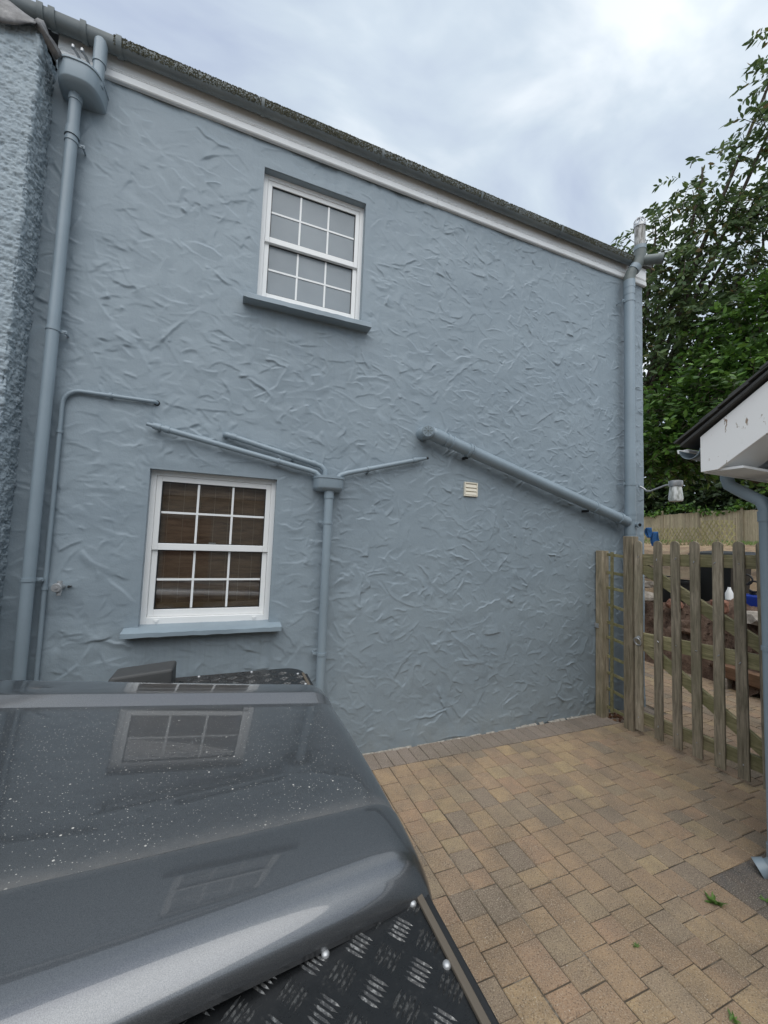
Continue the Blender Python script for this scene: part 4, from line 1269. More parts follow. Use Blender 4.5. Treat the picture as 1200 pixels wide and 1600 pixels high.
# half-round gutter seen end-on
def og(x0, x1, yc, zr, r, t):
    o = [(yc - r * cos(pi * k / 16), zr - r * sin(pi * k / 16)) for k in range(17)]
    i = [(yc - (r - t) * cos(pi * k / 16), zr - (r - t) * sin(pi * k / 16)) for k in range(16, -1, -1)]
    return MB().prism(o + i, 'x', x0, x1)
ogut = og(OX + 0.01, 6.2, -1.628, 2.345, 0.056, 0.003).build('gutter', M['pipe'], ob, smooth=40)
og(OX + 0.012, OX + 0.04, -1.628, 2.348, 0.06, 0.004).build('gutter_bracket', M['gutter'], ogut, smooth=40)
MB().prism([(-1.575, 2.352), (-1.56, 2.345), (-1.505, 2.352), (-1.50, 2.376), (-1.512, 2.377), (-1.53, 2.37), (-1.566, 2.372)], 'x', OX + 0.1, OX + 0.22).build('gutter_end', M['upvc'], ogut, bevel=0.002)

odp = thing('downpipe', 'grey downpipe with swan neck at the outbuilding corner in front of the gate', 'downpipe', (2.86, -1.81, 0))
ox, oy2 = 2.868, -1.815
MB().tube([(ox, -1.628, 2.30), (ox, -1.628, 2.20), (ox, -1.64, 2.16), (ox, -1.70, 2.115), (ox, oy2 + 0.02, 2.05), (ox, oy2, 2.0), (ox, oy2, 0.10), (ox - 0.01, oy2 + 0.01, 0.06), (ox - 0.04, oy2 + 0.04, 0.03)], 0.034, 22).build('pipe', M['pipe'], odp, smooth=50)
for zz in (1.96, 0.13): MB().tube([(ox, oy2, zz - 0.03), (ox, oy2, zz + 0.03)], 0.039, 22).build('socket', M['pipe'], odp, smooth=40)
MB().tube([(ox, oy2, 1.20), (ox, oy2, 1.225)], 0.0385, 20).box((ox - 0.01, -1.872, 1.2), (ox + 0.01, oy2 - 0.03, 1.225)).build('bracket', M['pipe'], odp, smooth=40)
MB().tube([(ox - 0.025, oy2 + 0.025, 0.042), (ox - 0.055, oy2 + 0.055, 0.018)], [0.042, 0.05], 20).build('shoe', M['pipe'], odp, smooth=40)

# ------------------------------------------------------------------ garden beyond the gate
# dug bank of earth and rubble at the end of the paving
rng = np.random.default_rng(21)
bx = np.linspace(6.0, 7.1, 46); by = np.linspace(-2.2, 3.4, 150)
BX, BY = np.meshgrid(bx, by, indexing='ij')
t = np.clip((BX - 6.08 - 0.10 * np.sin(BY * 2.1) - 0.05 * np.sin(BY * 5.3)) / 0.50, 0, 1)
hgt = 0.88 + 0.10 * np.sin(BY * 1.7 + 1) + 0.06 * np.sin(BY * 4.4)
BZ = -0.02 + (t ** 0.75) * hgt + rng.normal(0, 0.018, BX.shape) * (t > 0.02) + 0.03 * np.sin(BX * 17 + BY * 13) * (t > 0.02)
mb = MB(); n1, n2 = BX.shape
mb.v = [tuple(p) for p in np.stack([BX, BY, BZ], -1).reshape(-1, 3)]
mb.f = [(i * n2 + j, (i + 1) * n2 + j, (i + 1) * n2 + j + 1, i * n2 + j + 1) for i in range(n1 - 1) for j in range(n2 - 1)]
mb.build('soil_bank', M['soil'], smooth=70, kind='structure')
def rock_mesh(sx, sy, sz, seed):
    r_ = random.Random(seed)
    import bmesh
    bm = bmesh.new()
    bmesh.ops.create_icosphere(bm, subdivisions=2, radius=1)
    ph = [r_.uniform(0, 6) for _ in range(6)]
    for v in bm.verts:
        c = v.co
        f = 1 + 0.16 * sin(c.x * 3 + ph[0]) + 0.14 * sin(c.y * 4 + ph[1]) + 0.12 * sin(c.z * 4 + ph[2])
        c = Vector((max(-0.8, min(0.8, c.x)), max(-.8, min(.8, c.y)), max(-.75, min(.75, c.z)))) * f
        v.co = Vector((c.x * sx, c.y * sy, c.z * sz))
    me = bpy.data.meshes.new('stone'); bm.to_mesh(me); bm.free()
    return me
def rock(x, y, z, s, seed, label, mat='stone'):
    me = rock_mesh(s[0], s[1], s[2], seed)
    o = place('stone', me, M[mat], loc=(x, y, z))
    o.rotation_euler = (0, 0, seed * 1.3)
    return set_props(o, label, 'stone', 'stones on the soil bank')
rock(6.55, 1.36, 1.40 - 0.06, (0.13, 0.13, 0.09), 1, 'pale rounded stone highest on the bank, behind the first pale')
rock(6.52, 1.44, 1.22 - 0.06, (0.16, 0.15, 0.08), 2, 'flat pale stone under the rounded one at the top of the bank')
rock(6.45, 1.40, 1.02 - 0.06, (0.18, 0.17, 0.11), 3, 'grey stone at the lower left end of the soil bank')
rock(6.5, 0.98, 0.9, (0.14, 0.13, 0.09), 4, 'reddish brick lump half sunk in the bank crest', 'brickred')
rock(6.5, 0.36, 0.98, (0.09, 0.11, 0.11), 5, 'upright brown rubble lump beside the green hose', 'brickred')
rock(6.46, -0.06, 0.90, (0.17, 0.22, 0.12), 6, 'broad brown stone below the blue container')
rock(6.35, 0.72, 0.62, (0.14, 0.2, 0.1), 7, 'low stone in the middle of the bank face', 'soil')
mb = MB()
for k in range(260):
    y = random.uniform(-1.0, 2.2); f = random.random()
    c = Vector((6.08 + 0.10 * sin(y * 2.1) + f * 0.5, y, 0.03 + (f ** 0.75) * 0.88)); s_ = random.uniform(0.012, 0.034)
    vs = [c + Vector((random.gauss(0, s_), random.gauss(0, s_), random.gauss(0, s_ * 0.8))) for _ in range(6)]
    mb.add(vs, [(0, 1, 2), (1, 2, 3), (2, 3, 4), (3, 4, 5), (0, 2, 4), (0, 4, 5), (0, 1, 5), (1, 3, 5)])
mb.build('rubble', M['soil'], kind='stuff', label='loose stones and clods scattered over the soil bank')
o = MB().bar((6.02, -0.70, 0.21), (6.10, 0.20, 0.21), 0.15, 0.16).build('sleeper', M['sleeper'], bevel=0.01)
set_props(o, 'reddish timber sleeper lying at the foot of the soil bank', 'timber')
# raise the sleeper clear on two blocks
for yy in (-0.55, 0.1):
    o = MB().box((6.0, yy - 0.06, -0.006), (6.14, yy + 0.06, 0.133)).build('block', M['stone'], bevel=0.01)
    set_props(o, 'small block under the %s end of the timber sleeper' % ('right' if yy < 0 else 'left'), 'block', 'blocks under the sleeper')

# wheelie bin
bn = thing('wheelie_bin', 'black wheeled refuse bin with closed lid standing on the bank', 'bin', (7.5, 0.83, 0.8))
bz = 0.80
mb = MB()
vs = []
for z, s in ((bz + 0.05, 0.82), (bz + 0.80, 1.0), (bz + 0.80, 1.05), (bz + 0.86, 1.05)):
    for sx, sy in ((-1, -1), (1, -1), (1, 1), (-1, 1)): vs.append((7.5 + sx * 0.28 * s, 0.86 + sy * 0.27 * s, z))
fs = [(3, 2, 1, 0), (12, 13, 14, 15)]
for k in (0, 4, 8):
    for i in range(4): fs.append((k + i, k + (i + 1) % 4, k + 4 + (i + 1) % 4, k + 4 + i))
mb.add(vs, fs).build('body', M['binplastic'], bn, bevel=0.02)
MB().add([(7.17, 0.52, bz + 0.87), (7.82, 0.52, bz + 0.87), (7.82, 1.19, bz + 0.87), (7.17, 1.19, bz + 0.87), (7.2, 0.55, bz + 0.92), (7.8, 0.55, bz + 0.96), (7.8, 1.16, bz + 0.96), (7.2, 1.16, bz + 0.92)],
         [(0, 3, 2, 1), (4, 5, 6, 7), (0, 1, 5, 4), (1, 2, 6, 5), (2, 3, 7, 6), (3, 0, 4, 7)]).build('lid', M['binplastic'], bn, bevel=0.015)
MB().tube([(7.85, 0.6, bz + 0.83), (7.85, 1.12, bz + 0.83)], 0.018, 10).build('handle', M['binplastic'], bn, smooth=40)
for yy in (0.56, 1.15): MB().tube([(7.75, yy - 0.025, bz + 0.1), (7.75, yy + 0.025, bz + 0.1)], 0.1, 18).build('wheel', M['rubber'], bn, smooth=40)
# fallen lid / second bin lid beside it
o = MB().bar((7.4, 0.26, bz + 0.80), (7.4, 0.50, bz + 0.86), 0.035, 0.4).build('board', M['binplastic'], bevel=0.01)
set_props(o, 'black plastic flap sticking out beside the bin', 'board')
cr = thing('black_crate', 'black plastic tub with rolled rim behind the second and third pales', 'tub', (7.2, 1.37, 0.75))
vs = []
for z, s in ((0.72, 0.86), (1.20, 1.0), (1.20, 1.06), (1.235, 1.06), (1.235, 0.97), (0.80, 0.84)):
    for k in range(20):
        a = 2 * pi * k / 20
        ca, sa = cos(a), sin(a)
        vs.append((7.2 + 0.24 * s * math.copysign(abs(ca) ** 0.6, ca), 1.35 + 0.27 * s * math.copysign(abs(sa) ** 0.6, sa), z))
fs = [(k * 20 + i, k * 20 + (i + 1) % 20, (k + 1) * 20 + (i + 1) % 20, (k + 1) * 20 + i) for k in range(5) for i in range(20)]
fs += [tuple(range(20))[::-1], tuple(range(100, 120))]
MB().add(vs, fs).build('body', M['binplastic'], cr, smooth=40)
MB().tube([(7.0, 1.2, 1.23), (6.98, 1.28, 1.29), (6.98, 1.42, 1.29), (7.0, 1.5, 1.23)], 0.012, 8).build('handle', M['binplastic'], cr, smooth=50)
# blue container with hoses
bc = thing('blue_container', 'bright blue plastic container with black pipes on its top', 'container', (7.0, 0.22, 0.82))
MB().box((6.87, 0.08, 0.80), (7.13, 0.36, 1.15)).build('body', M['blue'], bc, bevel=0.03, seg=3)
MB().tube([(7.0, 0.22, 1.15), (7.0, 0.22, 1.20)], 0.04, 14).build('cap', M['blackplastic'], bc, smooth=40)
for cx_, cz_, rr in ((0.27, 1.36, 0.07), (0.18, 1.27, 0.075)):
    MB().tube([(6.95, cx_ + rr * cos(t), cz_ + rr * sin(t)) for t in np.linspace(0.2, 5.6, 22)], 0.013, 8).build('pipe_loop', M['blackplastic'], bc, smooth=50)
MB().tube([(6.95, 0.34, 1.2), (6.95, 0.38, 1.28), (6.95, 0.36, 1.36), (6.96, 0.3, 1.40)], 0.02, 8).build('connector', M['upvc'], bc, smooth=50)
hs = MB().tube([(6.78, 0.56, 0.86), (6.76, 0.54, 0.98), (6.77, 0.50, 1.10), (6.79, 0.47, 1.02), (6.80, 0.50, 0.92), (6.80, 0.55, 0.87)], 0.016, 8).build('garden_hose', M['green_pl'], smooth=50)
set_props(hs, 'short loop of green hose lying between the bin and the blue container', 'hose')
bt = MB().tube([(6.85, 0.43, 0.95), (6.85, 0.43, 1.14), (6.85, 0.43, 1.20), (6.85, 0.43, 1.23)], [0.05, 0.05, 0.025, 0.018], 14).build('bottle', M['upvc'], smooth=50)
set_props(bt, 'white plastic bottle standing beside the blue container', 'bottle')

# far closeboard fence: boards, posts, gravel board
FXX = 22.5
fence = thing('closeboard_fence', 'weathered closeboard timber fence at the top of the sloping garden', 'fence', (FXX, 6, 2.1))
pan = MB(); yy = -1.0
while yy < 17:
    w = 0.095
    z0, z1 = 2.16, 3.70 + 0.05 * sin(yy * 0.9) + random.uniform(-0.012, 0.012)
    pan.box((FXX + random.uniform(-.012, .0), yy, z0), (FXX + 0.02, yy + w - 0.006, z1))
    yy += w
pan.build('boards', M['fencewood'], fence, kind='stuff')
for k in range(10):
    yp = 0.55 + k * 1.83
    MB().box((FXX - 0.07, yp, 2.0), (FXX - 0.015, yp + 0.1, 3.88)).build('post', M['fencewood'], fence, bevel=0.008)
MB().box((FXX - 0.03, -1.0, 2.1), (FXX - 0.014, 17, 2.26)).build('gravel_board', M['fencewood'], fence)
# diamond trellis in front of it
def lattice(x, y0, y1, zb0, zb1, hh, label, dens=0.15):
    t = thing('trellis_fence', label, 'trellis', (x, (y0 + y1) / 2, zb0), 'diamond trellis screens in the garden')
    mb = MB()
    k = y0 - hh * 0.55
    while k < y1:
        for sgn in (1, -1):
            a, b = (k, 0.0), (k + hh * 0.55, hh)
            if sgn < 0: a, b = (k, hh), (k + hh * 0.55, 0.0)
            (ya, za), (yb, zb) = a, b
            # clip to the panel
            ta = max(0, (y0 - ya) / (yb - ya)); tb = min(1, (y1 - ya) / (yb - ya))
            if tb - ta < 0.05: continue
            pa = (ya + (yb - ya) * ta, za + (zb - za) * ta); pb = (ya + (yb - ya) * tb, za + (zb - za) * tb)
            gz_ = lambda q: zb0 + (zb1 - zb0) * (q - y0) / (y1 - y0)
            mb.bar((x + 0.006 * sgn, pa[0], gz_(pa[0]) + pa[1]), (x + 0.006 * sgn, pb[0], gz_(pb[0]) + pb[1]), 0.042, 0.009)
        k += dens
    mb.build('lattice', M['lattice'], t, kind='stuff')
    nn_ = max(2, int((y1 - y0) / 1.2) + 1)
    for i in range(nn_):
        yp = y0 + (y1 - y0) * i / (nn_ - 1)
        MB().box((x + 0.014, yp - 0.02, zb0 - 0.15), (x + 0.05, yp + 0.02, zb0 + hh + 0.1)).build('stake', M['fencewood'], t)
lattice(18.0, 6.95, 11.5, 1.86, 1.80, 0.86, 'long low diamond trellis left of the taller panels in the sloping garden')
lattice(17.2, 6.06, 6.68, 1.92, 1.90, 1.02, 'taller green-stained trellis panel square to the fence')
lattice(17.0, 5.45, 6.0, 1.90, 1.94, 0.98, 'short leaning trellis panel at the right end of the screens')
cl = thing('blue_cloth', 'blue garment hanging on the trellis close to the house corner', 'cloth', (16.2, 7.8, 1.7))
def sheet(y0, y1, z0, z1, ph):
    vs, fs = [], []
    for i in range(9):
        for j in range(11):
            f, g_ = i / 8, j / 10
            vs.append((16.2 + 0.06 * sin(f * 9 + ph) + 0.03 * sin(g_ * 5), y0 + (y1 - y0) * (f * (0.55 + 0.45 * sin(pi * g_)) + 0.1 * g_), z0 + (z1 - z0) * g_))
    for i in range(8):
        for j in range(10): fs.append((i * 11 + j, (i + 1) * 11 + j, (i + 1) * 11 + j + 1, i * 11 + j + 1))
    return MB().add(vs, fs)
o = sheet(7.62, 7.98, 1.66, 2.45, 0.4).build('leg', M['cloth'], cl, smooth=60); o.modifiers.new('s', 'SOLIDIFY').thickness = 0.02
o = sheet(7.92, 8.2, 2.2, 2.62, 1.4).build('sleeve', M['cloth'], cl, smooth=60); o.modifiers.new('s', 'SOLIDIFY').thickness = 0.02

# grass fringe under the fence
mb = MB()
for k in range(5000):
    x = random.uniform(19.0, 22.4); y = random.uniform(1.5, 13)
    z = float(terrain_z(x, y)); a = random.uniform(0, 6.28); h_ = random.uniform(0.06, 0.16)
    dx, dy = 0.012 * cos(a), 0.012 * sin(a)
    mb.add([(x - dx, y - dy, z), (x + dx, y + dy, z), (x + random.gauss(0, .04), y + random.gauss(0, .04), z + h_)], [(0, 1, 2)])
mb.build('grass', M['weed'], kind='stuff', label='thin strip of grass along the foot of the far fence')

# ------------------------------------------------------------------ trees
LEAF = np.array([[0, 0, 0], [0.28, 0.17, 0.03], [0.3, -0.17, 0.03], [0.65, 0.15, 0.0], [0.66, -0.15, 0.0], [1.0, 0, -0.06], [0.32, 0, -0.02], [0.66, 0, -0.03]])
LEAFF = [(0, 6, 1), (0, 2, 6), (1, 6, 7, 3), (6, 2, 4, 7), (3, 7, 5), (7, 4, 5)]
def leaves_mesh(pos, dirs, size, rng, mat, name, parent, width=1.0, roll=1.0):
    n_ = len(pos)
    d = dirs / np.linalg.norm(dirs, axis=1)[:, None]
    a = np.zeros_like(d); a[:, 2] = 1
    s = np.cross(d, a); s += rng.normal(0, 0.001, s.shape); s /= np.linalg.norm(s, axis=1)[:, None]
    u = np.cross(s, d)
    th = rng.normal(0, roll, n_)
    s2 = s * np.cos(th)[:, None] + u * np.sin(th)[:, None]
    u2 = -s * np.sin(th)[:, None] + u * np.cos(th)[:, None]
    V = pos[:, None, :] + size[:, None, None] * (LEAF[None, :, 0:1] * d[:, None, :] + LEAF[None, :, 1:2] * width * s2[:, None, :] + LEAF[None, :, 2:3] * u2[:, None, :])
    V = V.reshape(-1, 3)
    k = len(LEAF)
    tri = np.array([(0, 6, 1), (0, 2, 6), (1, 6, 7), (1, 7, 3), (6, 2, 4), (6, 4, 7), (3, 7, 5), (7, 4, 5)])
    F = (tri[None] + (np.arange(n_) * k)[:, None, None]).reshape(-1, 3)
    me = bpy.data.meshes.new(name)
    me.vertices.add(len(V)); me.vertices.foreach_set('co', V.ravel().astype(np.float32))
    me.loops.add(F.size); me.loops.foreach_set('vertex_index', F.ravel().astype(np.int32))
    me.polygons.add(len(F)); me.polygons.foreach_set('loop_start', np.arange(0, F.size, 3, dtype=np.int32))
    me.polygons.foreach_set('use_smooth', np.ones(len(F), bool))
    me.update(calc_edges=True)
    return place(name, me, mat, parent)

def spray_tree(name, label, cat, base, clumps, per_vol, leaf, mat, rng, droop=0.35, width=1.0, trunk_r=0.16, twig_len=0.55, group=None, shell=0.0, per_twig=13):
    t = thing(name, label, cat, base, group)
    pos, dirs, size = [], [], []
    tw = MB()
    limbs = MB()
    b = Vector(base)
    top = Vector(base) + Vector((0, 0, 2.0))
    cc = [Vector(c[:3]) for c in clumps]
    ctr = sum(cc, Vector((0, 0, 0))) / len(cc)
    fork = b.lerp(Vector((ctr.x, ctr.y, b.z)), 0.3) + Vector((0, 0, (ctr.z - b.z) * 0.4))
    limbs.tube([b - Vector((0, 0, 0.3)), b + Vector((0.02, 0.03, 0.5)), b.lerp(fork, 0.5) + Vector((0.05, -0.04, 0)), fork], [trunk_r * 1.3, trunk_r, trunk_r * 0.85, trunk_r * 0.7], 10)
    for c in clumps:
        p = Vector(c[:3])
        mid = fork.lerp(p, 0.5) + Vector((rng.normal(0, .15), rng.normal(0, .15), 0.25))
        limbs.tube([fork, mid, p, p + Vector((0, 0, c[3] * 0.5))], [trunk_r * 0.5, trunk_r * 0.28, trunk_r * 0.14, 0.012], 7)
        R = np.array(c[3:6])
        nt = int(per_vol * R[0] * R[1] * R[2] * 4.19) + 6
        for _ in range(nt):
            v = rng.normal(0, 1, 3); v /= np.linalg.norm(v)
            rad = rng.random() ** (1 / 3) if shell == 0 else (shell + (1 - shell) * rng.random())
            q = np.array(c[:3]) + v * R * rad
            od = v * 0.8 + rng.normal(0, 0.5, 3); od[2] += 0.15
            od /= np.linalg.norm(od)
            ln = twig_len * rng.uniform(0.6, 1.25)
            nl = int(per_twig * rng.uniform(0.7, 1.3))
            ts = np.linspace(0.05, 1, nl)
            P = q + od * ln * ts[:, None]; P[:, 2] -= droop * ln * ts ** 2
            if rng.random() < 0.5:
                tw.tube([q - od * 0.1, q + od * ln * 0.5 - np.array([0, 0, droop * ln * .25]), P[-1]], [0.009, 0.006, 0.003], 4, cap=False)
            side = np.cross(od, [0, 0, 1.0]); side /= np.linalg.norm(side) + 1e-6
            for i in range(nl):
                s_ = side * (1 if i % 2 else -1) * rng.uniform(0.4, 1.0) + od * rng.uniform(0.3, 0.9) + rng.normal(0, 0.25, 3)
                s_[2] -= droop * rng.uniform(0.3, 1.6)
                pos.append(P[i]); dirs.append(s_); size.append(leaf * rng.uniform(0.65, 1.2))
    leaves_mesh(np.array(pos), np.array(dirs), np.array(size), rng, mat, 'crown', t, width)
    limbs.build('trunk', M['bark'], t, smooth=60)
    tw.build('twigs', M['bark'], t, smooth=60, kind='stuff')
    return t
rng = np.random.default_rng(8)
# tall broad-leaved tree behind the house corner
cl_a = [(9.6, 3.4, 6.4, 1.5, 1.5, 1.3), (9.7, 2.6, 7.7, 1.3, 1.2, 1.2), (9.4, 3.9, 8.1, 1.3, 1.3, 1.2), (10.1, 2.4, 9.2, 1.2, 1.0, 1.1), (10.4, 1.5, 8.4, 1.3, 1.1, 1.3), (10.6, 1.2, 10.2, 1.1, 0.9, 1.2),
        (10.6, 1.0, 11.9, 0.75, 0.62, 0.95), (10.7, 1.15, 12.9, 0.35, 0.38, 0.6), (10.3, 2.0, 6.4, 1.4, 1.2, 1.2), (9.5, 3.3, 5.2, 1.2, 1.0, 0.7), (9.6, 2.2, 10.2, 0.7, 0.6, 0.5), (9.2, 3.0, 9.3, 0.6, 0.6, 0.6), (11.2, 0.2, 9.5, 1.5, 1.2, 2.0)]
spray_tree('tree', 'tall loose tree with drooping oval leaves rising behind the house corner', 'tree', (9.3, 4.6, 1.2), cl_a, 19.0, 0.165, M['leaf_a'], rng, 0.55, 1.15, 0.17, 0.62)
# glossy evergreen in front of it
cl_b = [(8.1, 2.3, 3.9, 0.9, 0.8, 0.75), (8.6, 1.9, 4.6, 0.9, 0.8, 0.75), (9.2, 1.7, 5.4, 0.9, 0.8, 0.8), (9.6, 1.2, 6.2, 1.0, 0.9, 0.8), (9.0, 1.2, 4.6, 1.2, 1.0, 1.0), (10.1, 0.7, 5.4, 1.3, 1.1, 1.4), (8.6, 2.0, 3.8, 1.0, 0.9, 0.5), (9.6, 0.6, 3.9, 1.2, 1.1, 0.9), (8.4, 2.1, 3.7, 0.9, 1.0, 0.5), (9.3, 1.5, 3.9, 1.1, 1.0, 0.6), (10.6, 0.3, 6.8, 1.2, 1.0, 0.9)]
spray_tree('evergreen_tree', 'dense dark glossy evergreen mound above the outbuilding roof', 'tree', (10.6, 0.75, 1.4), cl_b, 50.0, 0.145, M['leaf_b'], rng, 0.12, 1.3, 0.13, 0.42, None, 0.35, 13)
# trees and scrub beyond the far fence
def far_bush(y, x, rx, ry, rz, zc, label, dens, grp='dark trees beyond the far fence'):
    spray_tree('hedge_tree', label, 'tree', (x, y, 2.3), [(x, y, zc, rx, ry, rz), (x - 0.4, y + ry * 0.5, zc - rz * 0.45, rx * 0.8, ry * 0.7, rz * 0.5), (x - 0.4, y - ry * 0.5, zc - rz * 0.5, rx * 0.8, ry * 0.7, rz * 0.5)], dens, 0.27, M['leaf_c'], rng, 0.25, 1.3, 0.16, 0.7, grp, 0.5, 11)
far_bush(14.6, 24.3, 1.5, 2.1, 2.6, 6.0, 'dark tree beyond the fence hidden partly by the house corner', 15.0)
far_bush(11.6, 24.8, 1.5, 2.0, 2.6, 6.2, 'dark tree beyond the fence behind the jar lamp', 15.0)
far_bush(8.8, 24.4, 1.5, 1.9, 2.5, 6.0, 'dark tree beyond the fence under the outbuilding gutter', 15.0)
far_bush(6.2, 24.7, 1.5, 1.9, 2.5, 6.0, 'dark tree beyond the fence behind the swan-necked downpipe', 13.0)
iv = thing('ivy', 'fringe of green ivy spilling over the top of the far fence', 'ivy', (22.6, 7, 3.6))
P = np.stack([rng.uniform(22.35, 23.0, 1500), rng.uniform(2.5, 13, 1500), 3.62 + np.abs(rng.normal(0, 0.16, 1500)) + 0.12], -1)
P[:, 2] += 0.18 * np.sin(P[:, 1] * 1.9)
D = rng.normal(0, 1, P.shape); D[:, 2] -= 0.5; D[:, 0] -= 0.4
leaves_mesh(P, D, rng.uniform(0.12, 0.22, len(P)), rng, M['leaf_b'], 'foliage', iv, 1.7)

# weeds in the paving
def weed(x, y, n_, s, label, grp='weeds in the paving joints'):
    w = thing('weed', label, 'weed', (x, y, 0), grp)
    P = np.zeros((n_, 3)) + np.array([x, y, 0.002]) + rng.normal(0, 0.012 * s / 0.06, (n_, 3)) * np.array([1, 1, 0])
    a = rng.uniform(0, 2 * pi, n_)
    D = np.stack([np.cos(a), np.sin(a), rng.uniform(0.15, 0.8, n_)], -1)
    leaves_mesh(P, D, rng.uniform(0.5, 1.1, n_) * s, rng, M['weed'], 'leaves', w, 0.75, 0.3)
weed(2.36, -1.80, 30, 0.05, 'largest bright green weed growing by the charcoal border')
weed(2.62, -1.885, 12, 0.035, 'small weed at the foot of the outbuilding downpipe')
weed(1.77, -1.815, 10, 0.022, 'tiny moss tuft in a joint in mid paving')
weed(1.86, -2.13, 10, 0.03, 'small weed at the near edge of the paving')
# leaf litter behind the trellis foot
mbv = np.stack([rng.uniform(3.72, 3.95, 70), rng.uniform(-0.34, -0.06, 70), rng.uniform(0.002, 0.03, 70)], -1)
D = rng.normal(0, 1, mbv.shape); D[:, 2] *= 0.2
M['dry'] = m_leaf('dry_leaves', [(0, (0.07, 0.03, 0.018)), (0.6, (0.14, 0.06, 0.03)), (1, (0.2, 0.11, 0.05))], 0.1)
lt = leaves_mesh(mbv, D, rng.uniform(0.03, 0.06, 70), rng, M['dry'], 'leaf_litter', None, 1.3)
set_props(lt, 'dry brown leaves caught under the trellis panel', None, None, 'stuff')

# ------------------------------------------------------------------ the parked car
CY = -1.82
car = thing('parked_car', 'dark grey metallic off-road car with dusty bonnet and black tread-plate wings', 'car', (-1.0, CY, 0))
XF, XR = 0.440, -1.02
def zb(x): return 1.08 + 0.060 * (0.3 - x)
def bhalf(x): return 0.326 + 0.098 * (0.3 - x)
def ehalf(x): return 0.563 + 0.178 * (0.3 - x)
def bonnet_section(x, far=False):
    """half section: dished centre, a step up to the raised side panel, then the rolled edge"""
    z0 = zb(x); b = bhalf(x); e_ = ehalf(x)
    fr = min(1.0, max(0.0, (x - (XF - 0.075)) / 0.075))          # 0..1 over the rounded nose
    drop = 0.026 * fr ** 3.2
    st = 0.027 * (1 - fr) ** 0.5
    e_ += 0.004 * fr - 0.006 * fr ** 4
    pts = []
    for k in range(9):
        t = k / 8
        pts.append((b * t, z0 + 0.008 * (1 - t * t) - drop))
    if far: pts += [(b + 0.004, z0 + st * 0.03 - drop), (b + 0.052, z0 + st * 0.95 - drop), (b + 0.062, z0 + st - drop), (b + 0.075, z0 + st - 0.0002 - drop)]
    else: pts += [(b + 0.005, z0 + st * 0.06 - drop), (b + 0.030, z0 + st * 0.90 - drop), (b + 0.036, z0 + st - drop), (b + 0.05, z0 + st - 0.0002 - drop)]
    y, z = pts[-1]
    N = 34
    span = e_ - y
    want = 0.072
    def angles(p):
        out = []
        for k in range(N):
            t = (k + 0.5) / N
            out.append(radians(3.0 + 4.5 * t / 0.36) if t < 0.36 else radians(7.5 + 74 * ((t - 0.36) / 0.64) ** p))
        return out
    lo, hi = 0.6, 6.0
    for _ in range(18):
        p = (lo + hi) / 2
        A_ = angles(p)
        ds = 1.0 / sum(cos(a) for a in A_)
        if sum(sin(a) for a in A_) * ds * span > want: lo = p
        else: hi = p
    A_ = angles(p)
    ds = span / sum(cos(a) for a in A_)
    for a in A_:
        y += cos(a) * ds; z -= sin(a) * ds
        pts.append((y, z))
    pts.append((y - 0.001, z - 0.010)); pts.append((y - 0.012, z - 0.014))
    return pts
xsn = list(np.linspace(XR, XF - 0.08, 30)) + [XF - 0.075 + 0.075 * (1 - (1 - k / 12) ** 1.8) for k in range(1, 13)]
vs, fs = [], []
secs = []
for x in xsn:
    s_ = bonnet_section(x)
    full = [(-a, b) for a, b in s_[::-1]] + bonnet_section(x, True)[1:]
    secs.append([(x, CY + a, b) for a, b in full])
last = secs[-1]
secs.append([(x + 0.002, y, z - 0.014) for x, y, z in last])
secs.append([(x - 0.006, y, z - 0.03) for x, y, z in last])
n_ = len(secs[0])
vs = [p for s_ in secs for p in s_]
fs = [(i * n_ + k, (i + 1) * n_ + k, (i + 1) * n_ + k + 1, i * n_ + k + 1) for i in range(len(secs) - 1) for k in range(n_ - 1)]
bonnet = MB().add(vs, fs).build('bonnet', M['car'], car, smooth=11)
da = bonnet.data.attributes.new('dust', 'FLOAT', 'POINT')
half = len(bonnet_section(0.0))
prof = [0.0] * half
for k_, v_ in ((7, 0.12), (8, 0.75), (9, 1.0), (10, 0.6), (11, 0.25)): prof[k_] = v_
spk_ = [1.0] * 8 + [0.7] + [0.05] * (half - 9)
da2 = bonnet.data.attributes.new('speck', 'FLOAT', 'POINT')
row2 = spk_[::-1] + spk_[1:]
da2.data.foreach_set('value', (row2 * (len(bonnet.data.vertices) // len(row2)))[:len(bonnet.data.vertices)])
row = prof[::-1] + [v_ * 0.12 for v_ in prof[1:]]
da.data.foreach_set('value', (row * (len(bonnet.data.vertices) // len(row)))[:len(bonnet.data.vertices)])
bonnet.modifiers.new('thick', 'SOLIDIFY').thickness = 0.0025
